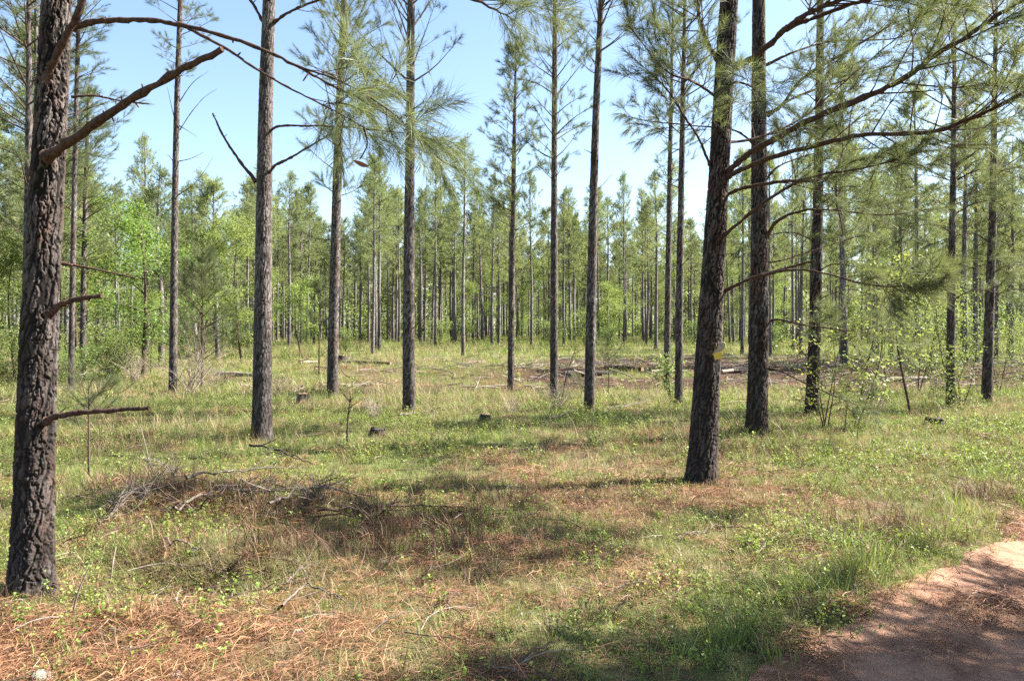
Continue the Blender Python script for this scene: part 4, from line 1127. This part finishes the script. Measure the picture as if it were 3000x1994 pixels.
layer("green_grass", "short green grass over the clearing floor", "grass", GR,
      [(230, 2.4, 10, .58, gd), (110, 10, 18, .8, gd), (26, 18, 42, 1.4, gd), (3.2, 42, 110, 3.0, gd)], 1)
layer("dry_grass", "short tan dry grass over the clearing floor", "grass", DR,
      [(170, 2.4, 10, .62, dd), (70, 10, 18, .85, dd), (16, 18, 42, 1.7, dd), (1.8, 42, 110, 2.8, dd)], 2, .2)
layer("tall_dry_grass", "knee high tan grass in the middle of the clearing", "grass", DT,
      [(3, 4, 12, .6, tall), (9, 12, 26, .85, tall), (3, 26, 60, 1.2, tall)], 3)
layer("tall_green_grass", "lusher green grass along the track's edge and in patches", "grass", GT,
      [(60, 2.4, 9, .75, edge), (9, 9, 26, .7, tall), (2, 26, 60, 1.2, tall)], 4)
BLOBS = [(930, 1265, .75, .5), (480, 1290, .7, .35), (600, 1165, 1.0, .4), (330, 1120, .7, .4), (1700, 1045, .7, .4), (330, 1030, .8, .4), (980, 1200, .6, .35), (2060, 1215, .35, .25), (2250, 1140, .5, .3), (1250, 1160, .6, .35)]  # first clump is dark grass laid where crown shade falls
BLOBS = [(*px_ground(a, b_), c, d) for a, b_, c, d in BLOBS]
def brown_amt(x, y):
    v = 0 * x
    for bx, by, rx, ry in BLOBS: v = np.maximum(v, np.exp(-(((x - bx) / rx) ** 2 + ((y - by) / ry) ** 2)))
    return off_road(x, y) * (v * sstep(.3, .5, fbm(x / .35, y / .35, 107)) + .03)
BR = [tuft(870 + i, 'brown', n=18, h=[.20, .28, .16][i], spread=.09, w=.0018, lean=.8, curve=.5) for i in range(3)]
layer("dead_brown_grass", "matted brown dead grass in clumps by the trunks and at the near left, one in place of crown shade", "grass", BR, [(170, 2.4, 14, 1.0, brown_amt)], 11, .25)
layer("pine_straw", "fallen orange brown pine needles carpeting the ground", "needles", ST,
      [(95, 2.4, 9, 1.0, sd_), (16, 9, 18, 1.3, sd_), (2, 18, 34, 2.0, sd_)], 5, .08, .004)
layer("weeds", "small leafy green weeds scattered over the clearing", "weeds", WD,
      [(110, 2.4, 9, .7, wd), (55, 9, 20, .95, wd), (5, 20, 45, 1.8, wd), (.8, 45, 90, 3.0, wd)], 6, .2)

rng = RNG(55); P = []
for o in list(COL.objects):
    if o.get("category") == "pine tree" and not o.parent and o.location.y < 26 and o.location.y > 2 and abs(o.location.x) < .75 * o.location.y:
        for k in range(26):
            a = rng.uniform(0, 6.28); r = rng.uniform(.14, .55) ** 1
            P.append((o.location.x + r * math.cos(a), o.location.y + r * math.sin(a), r))
P = np.array(P); n = len(P)
Z = gz(P[:, 0], P[:, 1]) + .05 * np.exp(-(P[:, 2] / .25) ** 2)
scatter("trunk_litter", "needles and dead grass heaped round the trunks' feet", "litter", np.column_stack([P[:, :2], Z]), np.column_stack([rng.normal(size=(n, 2)) * .2, rng.uniform(0, 6.28, n)]), np.repeat(rng.uniform(.5, 1.0, n)[:, None], 3, 1), rng.integers(0, 6, n), ST + BR[:2] + DR[:1])

# twigs, sticks, needle clumps on the track
def stick(seed, L, r, mat, crook=.08):
    rng = RNG(seed); b = MB()
    q = spline([(-L / 2, 0, 0), (-L * .15, rng.normal() * crook * L, .02), (L * .2, rng.normal() * crook * L, .03), (L / 2, rng.normal() * crook * L, 0)], 8)
    b.tube(q, np.linspace(r, r * .45, 8), 5)
    for k in range(2):
        i = rng.integers(2, 7); e = q[i] + nrm(np.array([1, rng.normal() * .9, rng.uniform(.1, .6)])) * L * rng.uniform(.1, .3)
        b.tube(np.stack([q[i], e]), np.array([r * .5, r * .2]), 4)
    return b.mesh("stick", [M[mat]], True)
TW = [stick(840 + i, [.35, .5, .28, .6][i], [.004, .005, .003, .006][i], ['deadwood', 'twig', 'deadwood', 'twig'][i]) for i in range(4)]
one = lambda x, y: sstep(.6, 0, road_d(x, y)) * (.25 + .75 * np.exp(-(((x + 2) / 2.6) ** 2 + ((y - 6.0) / 2.6) ** 2)))
layer("twig_litter", "thin dead twigs littering the ground", "twigs", TW, [(9, 2.4, 10, .9, one), (2, 10, 24, 1.3, one), (.3, 24, 60, 2.5, one)], 7, .18, .03)
sb = lambda x, y: burn_amt(x, y)
SL = [stick(850 + i, [.8, 1.2, .6, 1.6][i], [.014, .02, .012, .025][i], ['darkwood', 'deadwood', 'darkwood', 'deadwood'][i]) for i in range(4)]
layer("logging_slash", "charred sticks and slash strewn over the scorched strip", "slash", SL, [(2.2, 22, 48, .9, sb)], 8, .15, .06)
onr = lambda x, y: sstep(-.05, .3, road_d(x, y)) * sstep(.5, .62, fbm(x / .7, y / .7, 103)) + .06 * sstep(0, .3, road_d(x, y))
layer("track_needles", "brown pine needles drifted on the sandy track", "needles", ST, [(26, 2.2, 9, .8, onr)], 9, .05, .013)

# ------------------------------------------------------------------ logs, stumps, rocks, fallen branches
def rock(label, xd, yd, w, seed):
    x, y = px_ground(xd, yd); rng = RNG(seed); b = MB()
    n, m = 14, 9
    th = np.arange(n) * 2 * math.pi / n; ph = np.linspace(0, math.pi, m)
    T, Pp = np.meshgrid(th, ph, indexing='ij')
    r = 1 + .9 * (fbm(T * 1.3 + np.sin(Pp) * 2, Pp * 2.2 + seed, seed) - .5)
    r[:, 0] = r[0, 0]; r[:, -1] = r[0, -1]
    r = np.where(T > 5.6, r * .9 + .1 * r[0][None, :], r)
    V = np.stack([r * np.sin(Pp) * np.cos(T), r * np.sin(Pp) * np.sin(T) * .7, r * np.cos(Pp) * .55 + .25], -1) * w / 2
    i = np.arange(n)[:, None]; j = np.arange(m - 1)[None, :]; i2 = (i + 1) % n
    q = np.stack([i * m + j, i * m + j + 1, i2 * m + j + 1, i2 * m + j], -1).reshape(-1, 4)
    b.add(V.reshape(-1, 3), q)
    o = link("rock", b.mesh("rock", [M['rock']]), None, (x, y, float(gz(x, y)) - .014)); o.rotation_euler.z = seed
    tag(o, label, "rock")
rock("white pointed rock among orange needles near the bottom left", 475, 1478, .085, 901)
rock("flat pale rock right of the white pointed one", 688, 1456, .07, 902)
rock("pale rounded rock at the bottom edge of the straw bed", 405, 1556, .08, 903)
rock("low broad rock in the bottom left corner", 95, 1566, .13, 904)
rock("mossy grey rock half hidden left of the white pointed one", 292, 1500, .08, 905)

def log(label, x0, y0, x1, y1, r, mat='deadwood', seed=0):
    A = px_ground(x0, y0); B = px_ground(x1, y1)
    c = ((A[0] + B[0]) / 2, (A[1] + B[1]) / 2); z = float(gz(*c))
    root = empty("fallen_log", (c[0], c[1], z), label, "log")
    a = np.array([A[0] - c[0], A[1] - c[1], r * .8]); e = np.array([B[0] - c[0], B[1] - c[1], r * .8])
    b = MB(); q = spline([a, (a + e) / 2 + np.array([0, 0, .02]), e], 10)
    rr = np.linspace(r, r * .75, 10) * (1 + RNG(seed).normal(size=10) * .05)
    b.tube(q, rr, 10, 0, .5, False)
    link("trunk", b.mesh("trunk", [M[mat]], True), root)
    for p, s, rad in ((q[0], -1, rr[0]), (q[-1], 1, rr[-1])):
        d = nrm(q[1] - q[0]) * s; u = nrm(np.cross(d, [0, 0, 1])); v = np.cross(u, d); th = np.arange(10) * .6283
        ring = p + d * .003 + rad * .97 * (np.cos(th)[:, None] * u + np.sin(th)[:, None] * v)
        bb = MB(); bb.add(np.vstack([ring, p + d * .006]), [[k, (k + 1) % 10, 10] for k in range(10)])
        link("cut_end", bb.mesh("cut_end", [M['cutwood']]), root)
log("pale fallen log left of the pale barked pine", 503, 866, 585, 868, .10, seed=1)
log("short bleached log behind the fallen log", 520, 838, 578, 833, .06, seed=2)
log("bleached log lying by the brown debris behind the pale barked pine", 690, 840, 730, 836, .08, seed=3)
log("pale split log on the scorched strip left of the signposted pine", 1500, 862, 1582, 858, .08, seed=4)
log("bleached pole pointing at the dark straight pine across scorched soil", 1662, 862, 1725, 853, .07, seed=5)
log("charred log on the far edge of the scorched strip", 1300, 868, 1420, 862, .12, 'darkwood', 6)
log("grey log among scorched brush left of the crooked slim pine", 2030, 880, 2140, 874, .09, 'deadwood', 7)
log("dark log on the scorched strip behind the tall grey pine", 1395, 852, 1480, 858, .12, 'darkwood', 8)
log("thin pale pole lying in grass right of the signposted pine", 1660, 932, 1725, 930, .03, 'deadwood', 9)
log("brown log lying behind the grey pine", 800, 838, 900, 842, .08, 'twig', 10)

def stump(label, xd, yd, r, h, mat='bark_near', seed=0):
    x, y = px_ground(xd, yd)
    root = empty("stump", (x, y, float(gz(x, y))), label, "stump")
    tb = trunk_builder([(0, 0, -.05), (0, 0, h * .5), (.01, 0, h)], [r, r * .95, r * .92], 24, 20, seed, .012, None, .05)
    link("trunk", tb.mesh("trunk", [M[mat]], True), root)
    th = np.arange(20) * .31416; rg = RNG(seed)
    ring = np.stack([.01 + r * .9 * np.cos(th), r * .9 * np.sin(th), h + rg.normal(size=20) * .008], -1)
    b = MB(); b.add(np.vstack([ring, [[.01, 0, h + .005]]]), [[k, (k + 1) % 20, 20] for k in range(20)])
    link("cut_top", b.mesh("cut_top", [M['cutwood'] if seed % 2 else M['darkwood']]), root)
stump("grey weathered stump left of the grey pine", 698, 928, .13, .22, seed=911)
stump("reddish cut stump far behind the grey pine", 787, 838, .22, .42, seed=913)
stump("small reddish stump in the centre of the clearing", 1118, 972, .09, .14, seed=915)
stump("dark hollow stump in front of the crooked slim pine", 2152, 985, .14, .16, seed=912)
stump("low dark stump behind the brush pile", 870, 1005, .12, .12, seed=914)

def fallen(label, pts, r0, r1, seed, subs=5, mat='greywood', lift=.05, sublen=.35):
    G = [px_ground(x, y) for x, y in pts]
    P = np.array([[g[0], g[1], float(gz(*g)) + lift] for g in G]); c = P.mean(0); c[2] = float(gz(c[0], c[1]))
    rng = RNG(seed); b = MB(); q = spline(P - c, 18); q[:, 2] += rng.normal(size=18) * .012
    b.tube(q, np.linspace(r0, r1, 18), 6)
    for k in range(subs):
        i = rng.integers(3, 16); d = nrm(q[i + 1] - q[i]); e = q[i] + nrm(d + rng.normal(size=3) * np.array([.7, .7, .3]) + np.array([0, 0, .15])) * rng.uniform(.4, 1.2) * sublen
        b.tube(spline([q[i], (q[i] + e) / 2 + rng.normal(size=3) * .03, e], 5), np.linspace(r0 * .5, r0 * .15, 5), 4)
    o = link("fallen_branch", b.mesh("fallen_branch", [M[mat]], True), None, tuple(c))
    tag(o, label, "branch")
fallen("dark fallen branch lying level in front of the shaded brown grass", [(730, 1192), (800, 1186), (900, 1180), (1010, 1178), (1100, 1186)], .016, .005, 1, 5, 'twig')
fallen("pale curved dead branch arching over the brush pile", [(620, 1195), (680, 1165), (740, 1155), (800, 1165), (850, 1195)], .014, .005, 2, 6, lift=.12)
fallen("long grey dead stick across the brush pile", [(400, 1215), (470, 1175), (560, 1165), (660, 1170)], .014, .005, 3, 7, lift=.14)
fallen("grey dead branch at the back of the brush pile", [(430, 1140), (520, 1120), (620, 1112), (700, 1105)], .012, .004, 4, 6, lift=.15)
fallen("dark broken branch poking up behind the brush pile", [(575, 1050), (620, 1060), (665, 1075), (720, 1098)], .018, .006, 5, 6, 'darkwood', .16, .4)
fallen("curled twig in the orange straw below the brush pile", [(380, 1278), (430, 1288), (470, 1310)], .008, .004, 6, 2, lift=.10)
fallen("pale forked stick near the bottom of the straw bed", [(650, 1420), (700, 1370), (745, 1385), (790, 1400)], .008, .004, 7, 3, lift=.06)
fallen("pale bent stick lying in brown grass", [(660, 1360), (690, 1340), (740, 1322)], .008, .003, 8, 2, lift=.07)
fallen("thin stick on short grass in front of the signposted pine", [(1560, 1250), (1610, 1235), (1680, 1220)], .010, .004, 9, 2, lift=.04)
fallen("dark stick lying on the shaded grass at the bottom edge", [(1180, 1560), (1240, 1520), (1290, 1490)], .008, .004, 10, 1, 'twig')
fallen("bleached twigs at the foot of the pine on wood chips", [(920, 968), (960, 962), (1000, 958)], .02, .01, 11, 5, lift=.1, sublen=.5)
fallen("bleached branch tangle right of the tall grey pine", [(1400, 955), (1450, 945), (1500, 935)], .014, .006, 12, 8, lift=.12, sublen=.6)
fallen("pale branch lying in front of the thin pine", [(1250, 975), (1290, 968), (1320, 952)], .02, .008, 13, 4, lift=.08)
fallen("bowed pale stem leaning over grass behind the leaning trunk", [(180, 905), (215, 890), (260, 892)], .02, .008, 14, 3, lift=.5)
def upright(label, xd, yd, H, seed, dx=0.0, mat='deadwood', r=.008, twigs=3):
    x, y = px_ground(xd, yd); rng = RNG(seed); b = MB()
    q = spline([(0, 0, -.03), (dx * .4 + rng.normal() * .02, rng.normal() * .03, H * .5), (dx, 0, H)], 9)
    b.tube(q, np.linspace(r, r * .35, 9), 5)
    for k in range(twigs):
        i = rng.integers(3, 8); e = q[i] + nrm(np.array([rng.normal(), rng.normal() * .5, .8])) * H * rng.uniform(.12, .3)
        b.tube(np.stack([q[i], e]), np.array([r * .5, r * .2]), 4)
    o = link("dry_stalk", b.mesh("dry_stalk", [M[mat]], True), None, (x, y, float(gz(x, y))))
    tag(o, label, "stalk")
upright("tall thin pale stem leaning left above the brush pile", 345, 1120, .62, 1, -.10)
upright("pale short stem right of the leaning trunk's foot", 162, 1430, .33, 2, .12, twigs=0)
upright("pale thin stem right of the leaning trunk, second from it", 250, 1345, .24, 3, .05, twigs=0)
upright("dark twiggy stem left of the grass in the middle", 800, 1030, .75, 4, .05, 'twig', .02, 6)
upright("thin dark leaning stem beside the thin pine", 1292, 935, 1.35, 5, .35, 'twig', .018, 4)
upright("dark bent shoot sticking up in front of the dark straight pine", 1946, 998, .5, 6, .05, 'twig', .012, 2)
upright("dark short shoot left of the leafless brush at the right", 1975, 1020, .4, 7, .03, 'twig', .010, 2)

# straw heaps on the track
def heap(label, xd, yd, R, seed):
    x, y = px_ground(xd, yd)
    o = link("needle_clump", straw(seed, 420, R, .0018, .16, .10), None, (x, y, float(gz(x, y)) + .012))
    tag(o, label, "needle clump", None, "stuff")
def pebble(seed, r):
    rng = RNG(seed); b = MB()
    V = np.array([[1, 0, 0], [-1, 0, 0], [0, 1, 0], [0, -1, 0], [0, 0, .7], [0, 0, -.7]]) * r * rng.uniform(.6, 1.2, (6, 1))
    b.add(V, [[0, 2, 4], [2, 1, 4], [1, 3, 4], [3, 0, 4], [2, 0, 5], [1, 2, 5], [3, 1, 5], [0, 3, 5]])
    return b.mesh("pebble", [M['rock'] if seed % 2 else M['twig']])
peb = lambda x, y: sstep(0, .3, road_d(x, y)) * sstep(.40, .6, fbm(x / .9, y / .9, 117))
layer("pebbles", "small pebbles and bark crumbs on the sandy track", "pebbles", [pebble(880 + i, [.006, .010, .007, .014][i]) for i in range(4)], [(140, 2.2, 9, 1.0, peb)], 12, .5, .008)
heap("thick reddish clump of pine needles on the track at the right edge", 2335, 1240, .22, 921)
heap("flat reddish clump of pine needles on the track behind the thick one", 2330, 1205, .26, 922)
heap("brown needle drift on the track beside the grass edge", 1930, 1405, .20, 923)
heap("dark needle drift on the shaded track near the bottom edge", 1850, 1500, .24, 924)
heap("scattered needle patch in the shade on the track", 2270, 1400, .35, 925)

# bent yellow sign on the trunk
def sign():
    D = b10[1] - .18
    c = unproj(1653, 808, D)
    root = empty("boundary_sign", tuple(c), "small bent yellow metal sign curling off the dark pine's trunk", "sign")
    k = D / F
    def P(x, y, dz): return np.array([(x - 1653) * k, dz, -(y - 808) * k])
    # yellow lower half against the bark
    b = MB()
    front = [P(1641, 815, .00), P(1664, 809, -.01), P(1662, 828, .00), P(1648, 828, .01), P(1646, 822, .0)]
    back = [p + np.array([0, .004, 0]) for p in front]
    n = 5
    b.add(np.array(front + back), [[0, 1, 2], [0, 2, 4], [4, 2, 3]] + [[5, 7, 6], [5, 9, 7], [9, 8, 7]])
    b.add(np.array(front + back), [[i, (i + 1) % n, (i + 1) % n + n, i + n] for i in range(n)])
    link("lower_half", b.mesh("lower_half", [M['yellow']]), root)
    b = MB()
    f = [P(1641, 814, -.004), P(1662, 809, -.014), P(1667, 800, -.05), P(1667, 790, -.07), P(1662, 787, -.075), P(1658, 792, -.06)]
    bk = [p + np.array([.004, .003, 0]) for p in f]
    m = 6
    b.add(np.array(f), [[0, 1, 2], [0, 2, 5], [5, 2, 3], [5, 3, 4]], .5, 0)
    b.add(np.array(bk), [[0, 2, 1], [0, 5, 2], [5, 3, 2], [5, 4, 3]], .5, 1)
    b.add(np.array(f + bk), [[i, (i + 1) % m, (i + 1) % m + m, i + m] for i in range(m)], .5, 1)
    link("folded_half", b.mesh("folded_half", [M['signback'], M['yellow']]), root)
sign()

# curled brown leaf caught in the needles
def dead_leaf():
    c = unproj(832, 372, b1[1] - .5); b = MB()
    u = np.linspace(0, 1, 7); w = .012 * np.sin(math.pi * u) + .002
    x = (u - .5) * .085; z = -.03 * u + .02 * (u - .5) ** 2
    up = np.stack([x, -.004 + 0 * u, z + w], -1); lo = np.stack([x, .004 + 0 * u, z - w], -1); mid = np.stack([x, .012 * np.sin(math.pi * u), z], -1)
    b.add(np.vstack([up, mid, lo]), [[i, i + 1, i + 8, i + 7] for i in range(6)] + [[i + 7, i + 8, i + 15, i + 14] for i in range(6)])
    o = link("dead_leaf", b.mesh("dead_leaf", [M['straw']]), None, tuple(c))
    tag(o, "curled brown dead leaf caught on a needle spray", "leaf")
dead_leaf()

for g, t in (("pines of the left wood", "full crowned pine in the thick wood at the left"), ("slender pines on the clearing's far side", "slender bare trunked pine at the clearing's far side"),
             ("young leafy trees under the far pines", "yellow green young tree under the far pines"), ("pines of the right wood", "slim pine in the wood behind the scorched strip"),
             ("shrubs at the right edge", "pale feathery shrub among the right hand pines"), ("young leafy trees in the left wood", "light green young tree in the left wood"),
             ("tall pines in the upper left corner", "tall dense crowned pine behind the leaning left trunk"), ("undergrowth shrubs of the left wood", "green shrub at the left wood's edge"), ("shrubs along the foot of the far pines", "low green shrub along the far pines' feet")):
    order_labels(g, t)
